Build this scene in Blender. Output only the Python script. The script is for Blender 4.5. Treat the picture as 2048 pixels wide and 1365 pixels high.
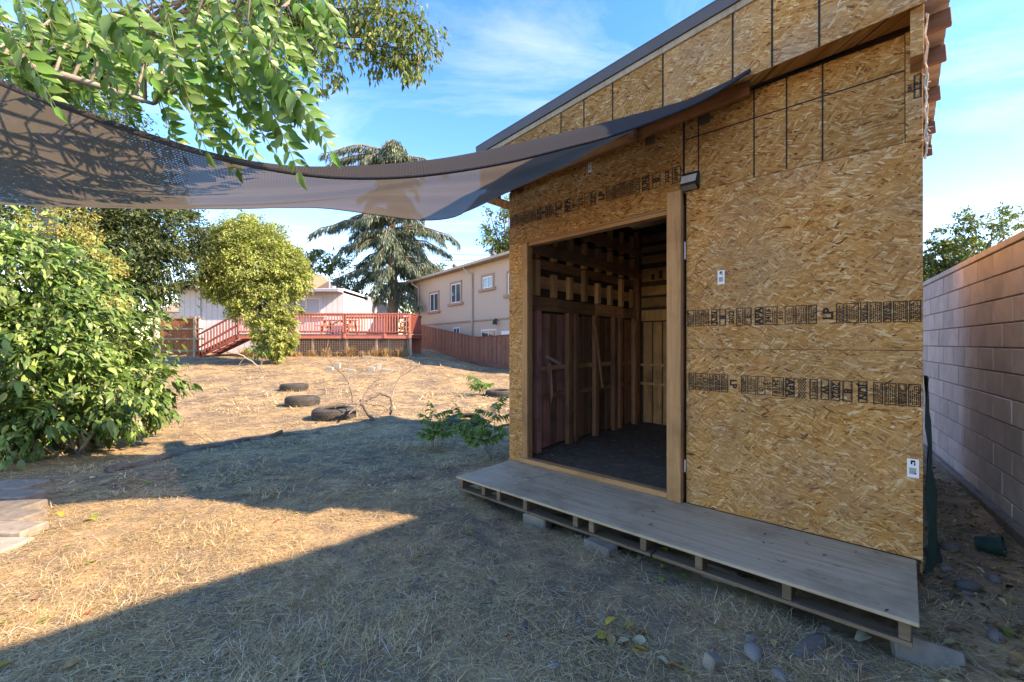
import bpy, bmesh, math, random
import numpy as np
from mathutils import Vector, Matrix
for o in list(bpy.data.objects): bpy.data.objects.remove(o)
sc = bpy.context.scene
COL = sc.collection
rng = np.random.default_rng(7)
random.seed(7)
R = math.radians
# ------------------------------------------------------------------ camera
F_PX, CX, HY, H = 860.0, 1024.0, 687.0, 1.45
cam_d = bpy.data.cameras.new('camera'); cam = bpy.data.objects.new('camera', cam_d); COL.objects.link(cam)
cam.location = (0, 0, H); cam.rotation_euler = (R(90), 0, 0)
cam_d.sensor_width = 36; cam_d.lens = 36 * F_PX / 2048; cam_d.shift_y = (HY - 682.5) / 2048
cam_d.clip_start = 0.05; cam_d.clip_end = 3000
sc.camera = cam
# ------------------------------------------------------------------ sky and sun
SUN_AZ, SUN_EL = R(18), R(36)            # sun stands to the right and a little behind the viewer
sdir = Vector((math.cos(SUN_AZ) * math.cos(SUN_EL), -math.sin(SUN_AZ) * math.cos(SUN_EL), math.sin(SUN_EL)))
w = bpy.data.worlds.new('World'); sc.world = w; w.use_nodes = True
nt = w.node_tree; N = nt.nodes; Lk = nt.links
bg = N['Background']
sky = N.new('ShaderNodeTexSky'); sky.sky_type = 'NISHITA'; sky.sun_disc = False
sky.sun_elevation = SUN_EL; sky.sun_rotation = R(90) + SUN_AZ
sky.air_density = 0.9; sky.dust_density = 0.0; sky.ozone_density = 2.2
# thin wispy cirrus, laid out by direction on the sky itself
tc = N.new('ShaderNodeTexCoord')
sep = N.new('ShaderNodeSeparateXYZ'); Lk.new(tc.outputs['Generated'], sep.inputs[0])
zz = N.new('ShaderNodeMath'); zz.operation = 'MAXIMUM'; zz.inputs[1].default_value = 0.06; Lk.new(sep.outputs['Z'], zz.inputs[0])
dx = N.new('ShaderNodeMath'); dx.operation = 'DIVIDE'; Lk.new(sep.outputs['X'], dx.inputs[0]); Lk.new(zz.outputs[0], dx.inputs[1])
dy = N.new('ShaderNodeMath'); dy.operation = 'DIVIDE'; Lk.new(sep.outputs['Y'], dy.inputs[0]); Lk.new(zz.outputs[0], dy.inputs[1])
cmb = N.new('ShaderNodeCombineXYZ'); Lk.new(dx.outputs[0], cmb.inputs[0]); Lk.new(dy.outputs[0], cmb.inputs[1])
mp = N.new('ShaderNodeMapping'); mp.inputs['Rotation'].default_value = (0, 0, R(28)); mp.inputs['Scale'].default_value = (0.6, 1.5, 1); mp.inputs['Location'].default_value = (0.35, 0.9, 0)
Lk.new(cmb.outputs[0], mp.inputs[0])
n1 = N.new('ShaderNodeTexNoise'); n1.inputs['Scale'].default_value = 1.1; n1.inputs['Detail'].default_value = 9; n1.inputs['Roughness'].default_value = 0.66; n1.inputs['Distortion'].default_value = 0.7
Lk.new(mp.outputs[0], n1.inputs['Vector'])
n2 = N.new('ShaderNodeTexNoise'); n2.inputs['Scale'].default_value = 0.55; n2.inputs['Detail'].default_value = 3
Lk.new(cmb.outputs[0], n2.inputs['Vector'])
mu = N.new('ShaderNodeMath'); mu.operation = 'MULTIPLY'; Lk.new(n1.outputs['Fac'], mu.inputs[0]); Lk.new(n2.outputs['Fac'], mu.inputs[1])
rmp = N.new('ShaderNodeMapRange'); rmp.inputs['From Min'].default_value = 0.23; rmp.inputs['From Max'].default_value = 0.50; rmp.inputs['To Max'].default_value = 0.2
Lk.new(mu.outputs[0], rmp.inputs['Value'])
hs = N.new('ShaderNodeHueSaturation'); hs.inputs['Saturation'].default_value = 1.37; hs.inputs['Value'].default_value = 0.88; hs.inputs['Hue'].default_value = 0.51
Lk.new(sky.outputs[0], hs.inputs['Color'])
mx = N.new('ShaderNodeMixRGB'); mx.inputs['Color2'].default_value = (4.6, 5.0, 5.6, 1)
Lk.new(rmp.outputs[0], mx.inputs['Fac']); Lk.new(hs.outputs[0], mx.inputs['Color1'])
Lk.new(mx.outputs[0], bg.inputs['Color']); bg.inputs['Strength'].default_value = 0.15
sl = bpy.data.lights.new('sun', 'SUN'); sl.energy = 2.2; sl.angle = R(0.5); sl.color = (1, 0.965, 0.90)
so = bpy.data.objects.new('sun', sl); COL.objects.link(so); so.rotation_euler = sdir.to_track_quat('Z', 'Y').to_euler(); so.location = (20, -5, 20)
vs = sc.view_settings; vs.view_transform = 'Standard'; vs.look = 'None'; vs.gamma = 1; vs.exposure = 2.48; vs.use_white_balance = True; vs.white_balance_temperature = 9600; vs.white_balance_tint = 21

# ------------------------------------------------------------------ helpers
def px(x, y, Z):
    return Vector(((x - CX) / F_PX * Z, Z, H - (y - HY) / F_PX * Z))
def smooth(a, b, x):
    t = np.clip((x - a) / (b - a), 0, 1); return t * t * (3 - 2 * t)
_tab = rng.random((64, 64))
def vnoise(x, y, s=1.0, k=0):
    x = np.asarray(x, float) * s + 17.3 * k; y = np.asarray(y, float) * s + 9.1 * k
    xi = np.floor(x).astype(int); yi = np.floor(y).astype(int); fx = x - xi; fy = y - yi
    fx = fx * fx * (3 - 2 * fx); fy = fy * fy * (3 - 2 * fy)
    g = lambda i, j: _tab[(xi + i) % 64, (yi + j) % 64]
    return (g(0, 0) * (1 - fx) + g(1, 0) * fx) * (1 - fy) + (g(0, 1) * (1 - fx) + g(1, 1) * fx) * fy
def ground_z(x, y):
    x = np.asarray(x, float); y = np.asarray(y, float)
    rise = .8 * smooth(9, 21, y) + .07 * np.clip(y - 21, 0, 12)
    g = .33 + .67 * smooth(-.5, -5.2, x)
    base = rise * g
    near = smooth(60, 25, np.hypot(x, y))
    b = (.05 * (vnoise(x, y, .45) - .5) + .05 * (vnoise(x, y, 1.3, 1) - .5) + .022 * (vnoise(x, y, 5, 2) - .5) + .012 * (vnoise(x, y, 13, 3) - .5)) * near
    qt = (x + .03) * .7383 - (y - 4.73) * .6745; qd = (x + .03) * .6745 + (y - 4.73) * .7383
    dip = .055 * np.exp(-((qd + .62) / .42) ** 2) * smooth(.15, .8, qt) * smooth(3.7, 2.9, qt)
    return base + b - .01 - dip
def gz(x, y): return float(ground_z(x, y))

def setp(o, label=None, cat=None, group=None, kind=None):
    if label: o['label'] = label
    if cat: o['category'] = cat
    if group: o['group'] = group
    if kind: o['kind'] = kind
    return o
def empty(name, loc=(0, 0, 0), rz=0, **k):
    o = bpy.data.objects.new(name, None); COL.objects.link(o); o.location = loc; o.rotation_euler = (0, 0, rz); o.empty_display_size = .2
    return setp(o, **k)
def link(name, me, mat=None, parent=None, **k):
    o = bpy.data.objects.new(name, me); COL.objects.link(o)
    if mat is not None and not me.materials: me.materials.append(mat)
    if parent is not None: o.parent = parent
    return setp(o, **k)
class MB:
    def __init__(s): s.v = []; s.f = []
    def add(s, vs, fs):
        b = len(s.v); s.v += [tuple(p) for p in vs]; s.f += [tuple(i + b for i in q) for q in fs]
    def box(s, x0, x1, y0, y1, z0, z1):
        s.add([(x0, y0, z0), (x1, y0, z0), (x1, y1, z0), (x0, y1, z0), (x0, y0, z1), (x1, y0, z1), (x1, y1, z1), (x0, y1, z1)],
              [(0, 3, 2, 1), (4, 5, 6, 7), (0, 1, 5, 4), (1, 2, 6, 5), (2, 3, 7, 6), (3, 0, 4, 7)])
    def beam(s, a, b, wd, ht, up=(0, 0, 1)):
        a = Vector(a); b = Vector(b); d = (b - a).normalized(); up = Vector(up)
        sd = d.cross(up).normalized(); up = sd.cross(d).normalized()
        vs = []
        for p in (a, b):
            for i, j in ((-1, -1), (1, -1), (1, 1), (-1, 1)): vs.append(p + sd * i * wd / 2 + up * j * ht / 2)
        s.add(vs, [(0, 1, 2, 3), (7, 6, 5, 4), (0, 4, 5, 1), (1, 5, 6, 2), (2, 6, 7, 3), (3, 7, 4, 0)])
    def tube(s, pts, rad, n=8, cap=True):
        pts = [Vector(p) for p in pts]
        if not hasattr(rad, '__len__'): rad = [rad] * len(pts)
        vs = []; pr = None
        for i, p in enumerate(pts):
            d = (pts[min(i + 1, len(pts) - 1)] - pts[max(i - 1, 0)]).normalized()
            if pr is None: pr = d.orthogonal().normalized()
            pr = (pr - d * pr.dot(d)).normalized(); q = d.cross(pr)
            for k in range(n):
                a = 2 * math.pi * k / n; vs.append(p + (pr * math.cos(a) + q * math.sin(a)) * rad[i])
        fs = []
        for i in range(len(pts) - 1):
            for k in range(n): fs.append((i * n + k, i * n + (k + 1) % n, (i + 1) * n + (k + 1) % n, (i + 1) * n + k))
        if cap: fs.append(tuple(range(n - 1, -1, -1))); fs.append(tuple(range((len(pts) - 1) * n, len(pts) * n)))
        s.add(vs, fs)
    def mesh(s, name='m', smooth_=False, bevel=0):
        me = bpy.data.meshes.new(name); me.from_pydata(s.v, [], s.f)
        if bevel:
            bm = bmesh.new(); bm.from_mesh(me)
            bmesh.ops.bevel(bm, geom=list(bm.edges), offset=bevel, segments=1, affect='EDGES', profile=.5)
            bm.to_mesh(me); bm.free()
        me.update()
        if smooth_: me.polygons.foreach_set('use_smooth', [True] * len(me.polygons))
        return me
    def build(s, name, mat, parent=None, smooth_=False, bevel=0, **k):
        return link(name, s.mesh(name, smooth_, bevel), mat, parent, **k)
def part_box(name, mat, parent, *a, bevel=0.002, **k):
    m = MB(); m.box(*a); return m.build(name, mat, parent, bevel=bevel, **k)
def arr_mesh(name, V, F, col=None, smooth_=False, uv=None):
    V = np.ascontiguousarray(V, np.float32); F = np.ascontiguousarray(F, np.int32); k = F.shape[1]
    me = bpy.data.meshes.new(name); me.vertices.add(len(V)); me.vertices.foreach_set('co', V.ravel())
    me.loops.add(F.size); me.loops.foreach_set('vertex_index', F.ravel())
    me.polygons.add(len(F)); me.polygons.foreach_set('loop_start', np.arange(0, F.size, k, dtype=np.int32))
    if col is not None:
        a = me.attributes.new('Col', 'FLOAT_COLOR', 'POINT'); c = np.ones((len(V), 4), np.float32); c[:, :3] = col; a.data.foreach_set('color', c.ravel())
    if uv is not None:
        l = me.uv_layers.new(name='UVMap'); l.data.foreach_set('uv', np.ascontiguousarray(uv[F.ravel()], np.float32).ravel())
    if smooth_: me.polygons.foreach_set('use_smooth', np.ones(len(F), bool))
    me.update(calc_edges=True); return me
def nrm(a): return a / np.maximum(np.linalg.norm(a, axis=-1, keepdims=True), 1e-9)
def scatter(TV, TF, pos, axis, nor, scale, col):
    ax = nrm(axis); sd = nrm(np.cross(ax, nor)); no = np.cross(sd, ax)
    scale = np.asarray(scale, float).reshape(-1, 1, 1) if np.ndim(scale) else scale
    V = pos[:, None, :] + scale * (TV[None, :, 0:1] * sd[:, None] + TV[None, :, 1:2] * ax[:, None] + TV[None, :, 2:3] * no[:, None])
    n = len(pos); k = len(TV)
    Fa = (TF[None] + (np.arange(n) * k)[:, None, None]).reshape(-1, TF.shape[1])
    return V.reshape(-1, 3), Fa, np.repeat(col, k, axis=0)
# leaf templates along +Y, length 1
LEAF = np.array([(0, 0, 0), (-.2, .35, .05), (0, .4, -.03), (.2, .35, .05), (0, 1, -.12)], float)
LEAF_F = np.array([(0, 2, 1), (0, 3, 2), (1, 2, 4), (2, 3, 4)])
LEAFB = np.array([(0, 0, 0), (-.15, .18, .03), (0, .2, 0), (.15, .18, .03), (-.2, .45, .03), (0, .48, -.03), (.2, .45, .03), (-.11, .75, -.03), (0, .78, -.08), (.11, .75, -.03), (0, 1.04, -.2)], float)
LEAFB_F = np.array([(0, 2, 1), (0, 3, 2), (1, 2, 5), (1, 5, 4), (2, 3, 6), (2, 6, 5), (4, 5, 8), (4, 8, 7), (5, 6, 9), (5, 9, 8), (7, 8, 10), (8, 9, 10)])
def colvar(n, base, var, alt=None, p=0.2):
    c = np.array(base)[None] * (1 + var * rng.normal(size=(n, 1))) * (1 + .06 * rng.normal(size=(n, 3)))
    if alt is not None:
        m = rng.random(n) < p; c[m] = np.array(alt)[None] * (1 + var * rng.normal(size=(m.sum(), 1)))
    return np.clip(c, .004, .9)

# ------------------------------------------------------------------ materials
def newmat(name):
    m = bpy.data.materials.new(name); m.use_nodes = True; t = m.node_tree; return m, t, t.nodes, t.links, t.nodes['Principled BSDF']
def texco(n, l, scale=(1, 1, 1), rot=(0, 0, 0), rand=False, kind='Object'):
    t = n.new('ShaderNodeTexCoord'); m = n.new('ShaderNodeMapping'); m.inputs['Scale'].default_value = scale; m.inputs['Rotation'].default_value = rot
    l.new(t.outputs[kind], m.inputs[0])
    if rand:
        oi = n.new('ShaderNodeObjectInfo'); mm = n.new('ShaderNodeMath'); mm.operation = 'MULTIPLY'; mm.inputs[1].default_value = 37
        l.new(oi.outputs['Random'], mm.inputs[0]); l.new(mm.outputs[0], m.inputs['Location'])
    return m.outputs[0]
def ramp(n, l, fac, stops):
    r = n.new('ShaderNodeValToRGB'); e = r.color_ramp.elements
    while len(e) < len(stops): e.new(.5)
    for i, (p, c) in enumerate(stops): e[i].position = p; e[i].color = (*c, 1)
    l.new(fac, r.inputs[0]); return r.outputs[0]
def noise(n, l, vec, scale, detail=4, rough=.55, dist=0):
    t = n.new('ShaderNodeTexNoise'); t.inputs['Scale'].default_value = scale; t.inputs['Detail'].default_value = detail; t.inputs['Roughness'].default_value = rough; t.inputs['Distortion'].default_value = dist
    l.new(vec, t.inputs['Vector']); return t.outputs['Fac']
def mix(n, l, fac, a, b, mode='MIX'):
    m = n.new('ShaderNodeMixRGB'); m.blend_type = mode
    for s, val in ((0, fac), (1, a), (2, b)):
        if isinstance(val, (int, float)): m.inputs[s].default_value = val
        elif isinstance(val, tuple): m.inputs[s].default_value = (*val, 1)
        else: l.new(val, m.inputs[s])
    return m.outputs[0]
def bump(n, l, h, p, st=.3, d=.01):
    b = n.new('ShaderNodeBump'); b.inputs['Strength'].default_value = st; b.inputs['Distance'].default_value = d; l.new(h, b.inputs['Height']); l.new(b.outputs[0], p.inputs['Normal'])
def m_wood(name, c1, c2, axis='z', rough=.75, grain=1.0, dirt=None, rand=.35):
    m, t, n, l, p = newmat(name)
    sc_ = {'x': (1.2, 22, 22), 'y': (22, 1.2, 22), 'z': (22, 22, 1.2)}[axis]
    v = texco(n, l, tuple(s * grain for s in sc_), rand=True)
    f = noise(n, l, v, 1.6, 6, .6, .6)
    c = ramp(n, l, f, [(.28, c1), (.72, c2)])
    v2 = texco(n, l, (2.2, 2.2, 2.2), rand=True); f2 = noise(n, l, v2, 1.3, 4, .6)
    dk = dirt or tuple(x * .35 for x in c1)
    g = n.new('ShaderNodeMapRange'); g.inputs['From Min'].default_value = .5; g.inputs['From Max'].default_value = .8; g.inputs['To Max'].default_value = .7; l.new(f2, g.inputs['Value'])
    c = mix(n, l, g.outputs[0], c, dk)
    oi = n.new('ShaderNodeObjectInfo'); h = n.new('ShaderNodeHueSaturation'); r2 = n.new('ShaderNodeMapRange'); r2.inputs['To Min'].default_value = 1 - rand; r2.inputs['To Max'].default_value = 1 + rand
    l.new(oi.outputs['Random'], r2.inputs['Value']); l.new(r2.outputs[0], h.inputs['Value']); l.new(c, h.inputs['Color'])
    l.new(h.outputs[0], p.inputs['Base Color']); p.inputs['Roughness'].default_value = rough; bump(n, l, f, p, .35, .004)
    return m
def m_plain(name, c1, c2=None, scale=6, rough=.8, b=.15, metallic=0, rand=0, spec=.3):
    m, t, n, l, p = newmat(name); v = texco(n, l, rand=rand > 0)
    f = noise(n, l, v, scale, 7, .6)
    c = ramp(n, l, f, [(.3, c1), (.7, c2 or tuple(x * 1.25 for x in c1))])
    if rand:
        oi = n.new('ShaderNodeObjectInfo'); h = n.new('ShaderNodeHueSaturation'); r2 = n.new('ShaderNodeMapRange'); r2.inputs['To Min'].default_value = 1 - rand; r2.inputs['To Max'].default_value = 1 + rand
        l.new(oi.outputs['Random'], r2.inputs['Value']); l.new(r2.outputs[0], h.inputs['Value']); l.new(c, h.inputs['Color']); c = h.outputs[0]
    l.new(c, p.inputs['Base Color']); p.inputs['Roughness'].default_value = rough; p.inputs['Metallic'].default_value = metallic; p.inputs['Specular IOR Level'].default_value = spec
    if b: bump(n, l, f, p, b, .01)
    return m
def m_leaf(name, gloss=.45, trans=.35, tint=(1.25, 1.35, .55), spec=.4):
    m, t, n, l, p = newmat(name)
    a = n.new('ShaderNodeAttribute'); a.attribute_name = 'Col'
    l.new(a.outputs['Color'], p.inputs['Base Color']); p.inputs['Roughness'].default_value = gloss; p.inputs['Specular IOR Level'].default_value = spec
    tr = n.new('ShaderNodeBsdfTranslucent'); l.new(mix(n, l, 1.0, a.outputs['Color'], tint, 'MULTIPLY'), tr.inputs['Color'])
    ms = n.new('ShaderNodeMixShader'); ms.inputs[0].default_value = trans; l.new(p.outputs[0], ms.inputs[1]); l.new(tr.outputs[0], ms.inputs[2])
    l.new(ms.outputs[0], n['Material Output'].inputs['Surface']); return m
def m_attr(name, rough=.8):
    m, t, n, l, p = newmat(name); a = n.new('ShaderNodeAttribute'); a.attribute_name = 'Col'; l.new(a.outputs['Color'], p.inputs['Base Color']); p.inputs['Roughness'].default_value = rough; p.inputs['Specular IOR Level'].default_value = .2
    return m
def m_osb(name, light=1.0, grey=0.0):
    m, t, n, l, p = newmat(name)
    tcn = n.new('ShaderNodeTexCoord'); oi = n.new('ShaderNodeObjectInfo')
    sp = n.new('ShaderNodeSeparateXYZ'); l.new(tcn.outputs['Object'], sp.inputs[0])
    ad = n.new('ShaderNodeMath'); ad.operation = 'ADD'; l.new(sp.outputs[0], ad.inputs[0]); l.new(sp.outputs[1], ad.inputs[1])
    cb = n.new('ShaderNodeCombineXYZ'); l.new(ad.outputs[0], cb.inputs[0]); l.new(sp.outputs[2], cb.inputs[1])
    mm = n.new('ShaderNodeMath'); mm.operation = 'MULTIPLY'; mm.inputs[1].default_value = 23; l.new(oi.outputs['Random'], mm.inputs[0])
    av = n.new('ShaderNodeVectorMath'); av.operation = 'ADD'; l.new(cb.outputs[0], av.inputs[0]); l.new(mm.outputs[0], av.inputs[1])
    nd = n.new('ShaderNodeTexNoise'); nd.inputs['Scale'].default_value = 9; nd.inputs['Detail'].default_value = 3; l.new(av.outputs[0], nd.inputs['Vector'])
    sv = n.new('ShaderNodeVectorMath'); sv.operation = 'MULTIPLY_ADD'; sv.inputs[1].default_value = (.012, .012, 0); l.new(nd.outputs['Color'], sv.inputs[0]); l.new(av.outputs[0], sv.inputs[2])
    base = None; hb = None
    k = light
    for i, (ang, sx, sy, th) in enumerate([(4, 14, 58, 0), (-24, 12, 54, .4), (31, 13, 60, .5), (-8, 11, 52, .45), (60, 15, 56, .74), (-56, 14, 60, .76), (15, 11, 44, .58), (-38, 16, 70, .6), (3, 15, 78, .6), (46, 18, 80, .7), (-20, 20, 95, .72)]):
        mp_ = n.new('ShaderNodeMapping'); mp_.vector_type = 'TEXTURE'; mp_.inputs['Rotation'].default_value = (0, 0, R(ang)); mp_.inputs['Scale'].default_value = (.82 / sx, .82 / sy, 1); mp_.inputs['Location'].default_value = (i * 1.37, i * .71, 0)
        wn = n.new('ShaderNodeTexNoise'); wn.inputs['Scale'].default_value = 1.7 + .17 * i; wn.inputs['Detail'].default_value = 0; wo = n.new('ShaderNodeVectorMath'); wo.operation = 'ADD'; wo.inputs[1].default_value = (i * 5.1, i * 3.3, 0); l.new(av.outputs[0], wo.inputs[0]); l.new(wo.outputs[0], wn.inputs['Vector'])
        wv_ = n.new('ShaderNodeVectorMath'); wv_.operation = 'MULTIPLY_ADD'; wv_.inputs[1].default_value = (.07, .16, 0); l.new(wn.outputs['Color'], wv_.inputs[0]); l.new(sv.outputs[0], wv_.inputs[2])
        l.new(wv_.outputs[0], mp_.inputs[0])
        vo = n.new('ShaderNodeTexVoronoi'); vo.voronoi_dimensions = '2D'; vo.inputs['Scale'].default_value = 1; vo.distance = 'CHEBYCHEV' if i % 2 else 'EUCLIDEAN'; l.new(mp_.outputs[0], vo.inputs['Vector'])
        sc_ = n.new('ShaderNodeSeparateColor'); l.new(vo.outputs['Color'], sc_.inputs[0])
        c = ramp(n, l, sc_.outputs[0], [(0, (.13 * k, .036 * k, .008 * k)), (.045, (.30 * k, .10 * k, .02 * k)), (.18, (.44 * k, .18 * k, .042 * k)), (.6, (.54 * k, .25 * k, .07 * k)), (.86, (.61 * k, .325 * k, .115 * k)), (1, (.72 * k, .50 * k, .27 * k))])
        g = n.new('ShaderNodeTexNoise'); g.inputs['Scale'].default_value = 3.5; g.inputs['Detail'].default_value = 2; gm = n.new('ShaderNodeMapping'); gm.inputs['Scale'].default_value = (.25, 3, 1); l.new(mp_.outputs[0], gm.inputs[0]); l.new(gm.outputs[0], g.inputs['Vector'])
        gr = n.new('ShaderNodeMapRange'); gr.inputs['From Min'].default_value = .3; gr.inputs['From Max'].default_value = .7; gr.inputs['To Min'].default_value = .66; gr.inputs['To Max'].default_value = 1.25; l.new(g.outputs['Fac'], gr.inputs['Value'])
        c = mix(n, l, 1.0, c, gr.outputs[0], 'MULTIPLY')
        if base is None: base = c; hb = sc_.outputs[2]
        else:
            gt = n.new('ShaderNodeMath'); gt.operation = 'GREATER_THAN'; gt.inputs[1].default_value = th; l.new(sc_.outputs[1], gt.inputs[0])
            # a thin dark rim where a strand overlaps the ones below
            base = mix(n, l, gt.outputs[0], base, c); hb = mix(n, l, gt.outputs[0], hb, sc_.outputs[2])
    # large weather tone and dark resin flecks
    big = noise(n, l, av.outputs[0], 1.5, 5, .6)
    br = n.new('ShaderNodeMapRange'); br.inputs['From Min'].default_value = .3; br.inputs['From Max'].default_value = .7; br.inputs['To Min'].default_value = .78; br.inputs['To Max'].default_value = 1.15; l.new(big, br.inputs['Value'])
    base = mix(n, l, 1.0, base, br.outputs[0], 'MULTIPLY')
    fl = noise(n, l, av.outputs[0], 55, 4, .7); fr = n.new('ShaderNodeMapRange'); fr.inputs['From Min'].default_value = .655; fr.inputs['From Max'].default_value = .70; l.new(fl, fr.inputs['Value'])
    base = mix(n, l, fr.outputs[0], base, (.05, .025, .01))
    if grey:
        gn = noise(n, l, av.outputs[0], 2.6, 6, .7); gr = n.new('ShaderNodeMapRange'); gr.inputs['From Min'].default_value = .4; gr.inputs['From Max'].default_value = .75; gr.inputs['To Max'].default_value = grey; l.new(gn, gr.inputs['Value'])
        base = mix(n, l, gr.outputs[0], base, (.34, .28, .22))
    l.new(base, p.inputs['Base Color']); p.inputs['Roughness'].default_value = .72; p.inputs['Specular IOR Level'].default_value = .25
    bump(n, l, hb, p, .35, .004); return m
M = {}
M['osb'] = m_osb('osb_board', .98, .32); M['osb_warm'] = m_osb('osb_board_fresh', .84); M['osb_grey'] = m_osb('osb_board_weathered', 1.08, .55)
M['lumber'] = m_wood('lumber', (.36, .16, .06), (.54, .29, .125), 'z', rand=.12)
M['lumber_x'] = m_wood('lumber_long', (.30, .13, .05), (.50, .27, .12), 'x', rand=.15)
M['lumber_red'] = m_wood('lumber_red', (.25, .08, .022), (.38, .14, .045), 'x', rand=.1)
M['lumber_y'] = m_wood('lumber_cross', (.27, .10, .035), (.42, .19, .075), 'y', rand=.2)
M['rafter'] = m_wood('aged_rafter', (.13, .075, .045), (.25, .155, .095), 'x', rand=.2)
M['barn'] = m_wood('old_plank', (.22, .09, .05), (.46, .215, .11), 'z', rand=.4, dirt=(.06, .03, .02))
M['barn_x'] = m_wood('old_rail', (.22, .10, .06), (.48, .24, .125), 'x', rand=.4, dirt=(.02, .012, .01))
M['barn_y'] = m_wood('old_slat', (.26, .12, .065), (.55, .29, .15), 'y', rand=.5, dirt=(.02, .012, .01))
M['barn_purple'] = m_wood('stained_plank', (.30, .11, .085), (.52, .23, .17), 'z', rand=.3, dirt=(.03, .012, .015))
M['block_tan'] = m_wood('pallet_block', (.40, .21, .095), (.60, .36, .18), 'z', rand=.35)
M['plank_tan'] = m_wood('back_plank', (.34, .165, .065), (.54, .29, .125), 'z', rand=.3, dirt=(.04, .02, .01))
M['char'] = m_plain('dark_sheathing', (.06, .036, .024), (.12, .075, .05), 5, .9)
M['ply'] = m_wood('weathered_plywood', (.35, .265, .17), (.55, .44, .305), 'x', .65, .8, dirt=(.18, .13, .08), rand=.06)
M['pallet'] = m_wood('weathered_pallet', (.12, .085, .055), (.24, .17, .11), 'x', .85, rand=.2)
M['trim'] = m_plain('brown_metal', (.115, .095, .085), (.14, .12, .11), 3, .45, .02, .3)
M['tin'] = m_plain('galvanised_tin', (.40, .35, .30), (.5, .45, .4), 3, .5, .05, .3)
M['ink'] = m_plain('black_ink', (.014, .012, .010), (.025, .02, .016), 40, .7, 0)
M['white'] = m_plain('white_label', (.75, .75, .76), (.8, .8, .8), 3, .5, 0)
M['blackp'] = m_plain('black_plastic', (.015, .015, .016), (.02, .02, .02), 5, .4, 0)
M['glassy'] = m_plain('lamp_lens', (.38, .35, .30), (.5, .46, .4), 30, .2, 0, 0, 0, .6)
M['concrete'] = m_plain('concrete', (.15, .135, .11), (.27, .245, .205), 9, .9, .5, rand=.12)
M['mortar'] = m_plain('mortar', (.24, .21, .18), (.36, .32, .28), 18, .95, .5)
M['cmu'] = m_plain('painted_block', (.50, .475, .44), (.65, .62, .58), 5, .9, .35, rand=.12)
M['stone'] = m_plain('grey_stone', (.13, .12, .11), (.24, .225, .20), 16, .7, .3, rand=.4)
M['tyre'] = m_plain('tyre_rubber', (.040, .037, .033), (.085, .078, .068), 10, .85, .3, rand=.15)
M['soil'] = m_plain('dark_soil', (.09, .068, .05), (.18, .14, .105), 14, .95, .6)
M['bark'] = m_plain('bark', (.10, .075, .055), (.24, .19, .15), 12, .95, .8)
M['bark_pale'] = m_plain('pale_bark', (.24, .19, .14), (.42, .35, .27), 10, .9, .5)
M['bark_dark'] = m_plain('dark_bark', (.035, .03, .026), (.10, .085, .075), 16, .95, .8)
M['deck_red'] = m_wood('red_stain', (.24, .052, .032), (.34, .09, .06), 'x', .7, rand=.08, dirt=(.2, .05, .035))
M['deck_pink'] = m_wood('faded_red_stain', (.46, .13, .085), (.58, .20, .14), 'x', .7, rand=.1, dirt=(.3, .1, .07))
M['fence_red'] = m_wood('fence_stain', (.20, .07, .042), (.29, .115, .075), 'z', .75, rand=.13, dirt=(.1, .032, .022))
M['gate_wood'] = m_wood('cedar_board', (.26, .075, .03), (.38, .13, .055), 'z', .75, rand=.15)
M['grey_wood'] = m_wood('grey_timber', (.26, .21, .16), (.38, .32, .26), 'x', .85, rand=.12)
M['post_wood'] = m_wood('pale_post', (.36, .27, .18), (.52, .42, .3), 'z', .85, rand=.1)
M['siding'] = m_plain('pale_siding', (.56, .545, .56), (.63, .61, .62), 2, .75, .03)
M['shingle'] = m_plain('asphalt_shingle', (.25, .185, .125), (.37, .29, .21), 30, .95, .5, rand=.15)
M['shingle_dk'] = m_plain('dark_shingle', (.10, .075, .06), (.17, .13, .1), 30, .95, .5)
M['fascia'] = m_plain('grey_fascia', (.30, .31, .33), (.36, .37, .39), 3, .6, 0)
M['frame'] = m_plain('white_vinyl', (.72, .72, .72), (.78, .78, .78), 3, .4, 0)
M['stucco'] = m_plain('beige_stucco', (.46, .34, .27), (.53, .405, .325), 25, .95, .25)
M['stucco2'] = m_plain('stucco_trim', (.34, .21, .15), (.39, .26, .19), 25, .9, .2)
M['gutter'] = m_plain('tan_gutter', (.40, .31, .24), (.45, .36, .29), 3, .5, 0)
mg, t_, n_, l_, p_ = newmat('window_glass'); p_.inputs['Base Color'].default_value = (.06, .075, .09, 1); p_.inputs['Roughness'].default_value = .06; p_.inputs['Specular IOR Level'].default_value = .9; M['glass'] = mg
mg, t_, n_, l_, p_ = newmat('blind'); p_.inputs['Base Color'].default_value = (.45, .47, .50, 1); p_.inputs['Roughness'].default_value = .3; M['blind'] = mg
M['wire'] = m_plain('galvanised_wire', (.30, .26, .22), (.4, .35, .3), 9, .6, 0)
M['cable'] = m_plain('black_cable', (.02, .02, .022), (.03, .03, .03), 9, .6, 0)
M['leaf_near'] = m_leaf('tree_leaf', .38, .36); M['leaf_bush'] = m_leaf('bush_leaf', .36, .28); M['leaf_far'] = m_leaf('crown_leaf', .6, .3); M['needle'] = m_leaf('conifer_needle', .65, .22, (1.1, 1.1, .8), .2)
M['litter'] = m_leaf('fallen_leaf', .6, .2, (1.1, 1, .7), .3); M['flower'] = m_leaf('flower', .8, .25, (1.1, 1, .6), .1)
M['straw'] = m_leaf('dry_straw', .6, .18, (1.05, 1, .8), .25)
M['brick'] = m_plain('worn_brick', (.15, .13, .105), (.29, .255, .21), 12, .9, .5, rand=.25)
M['slab'] = m_plain('pale_slab', (.30, .27, .22), (.40, .37, .31), 12, .9, .4)
M['teal'] = m_plain('teal_tarp', (.006, .035, .032), (.012, .07, .062), 20, .6, .3)
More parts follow.
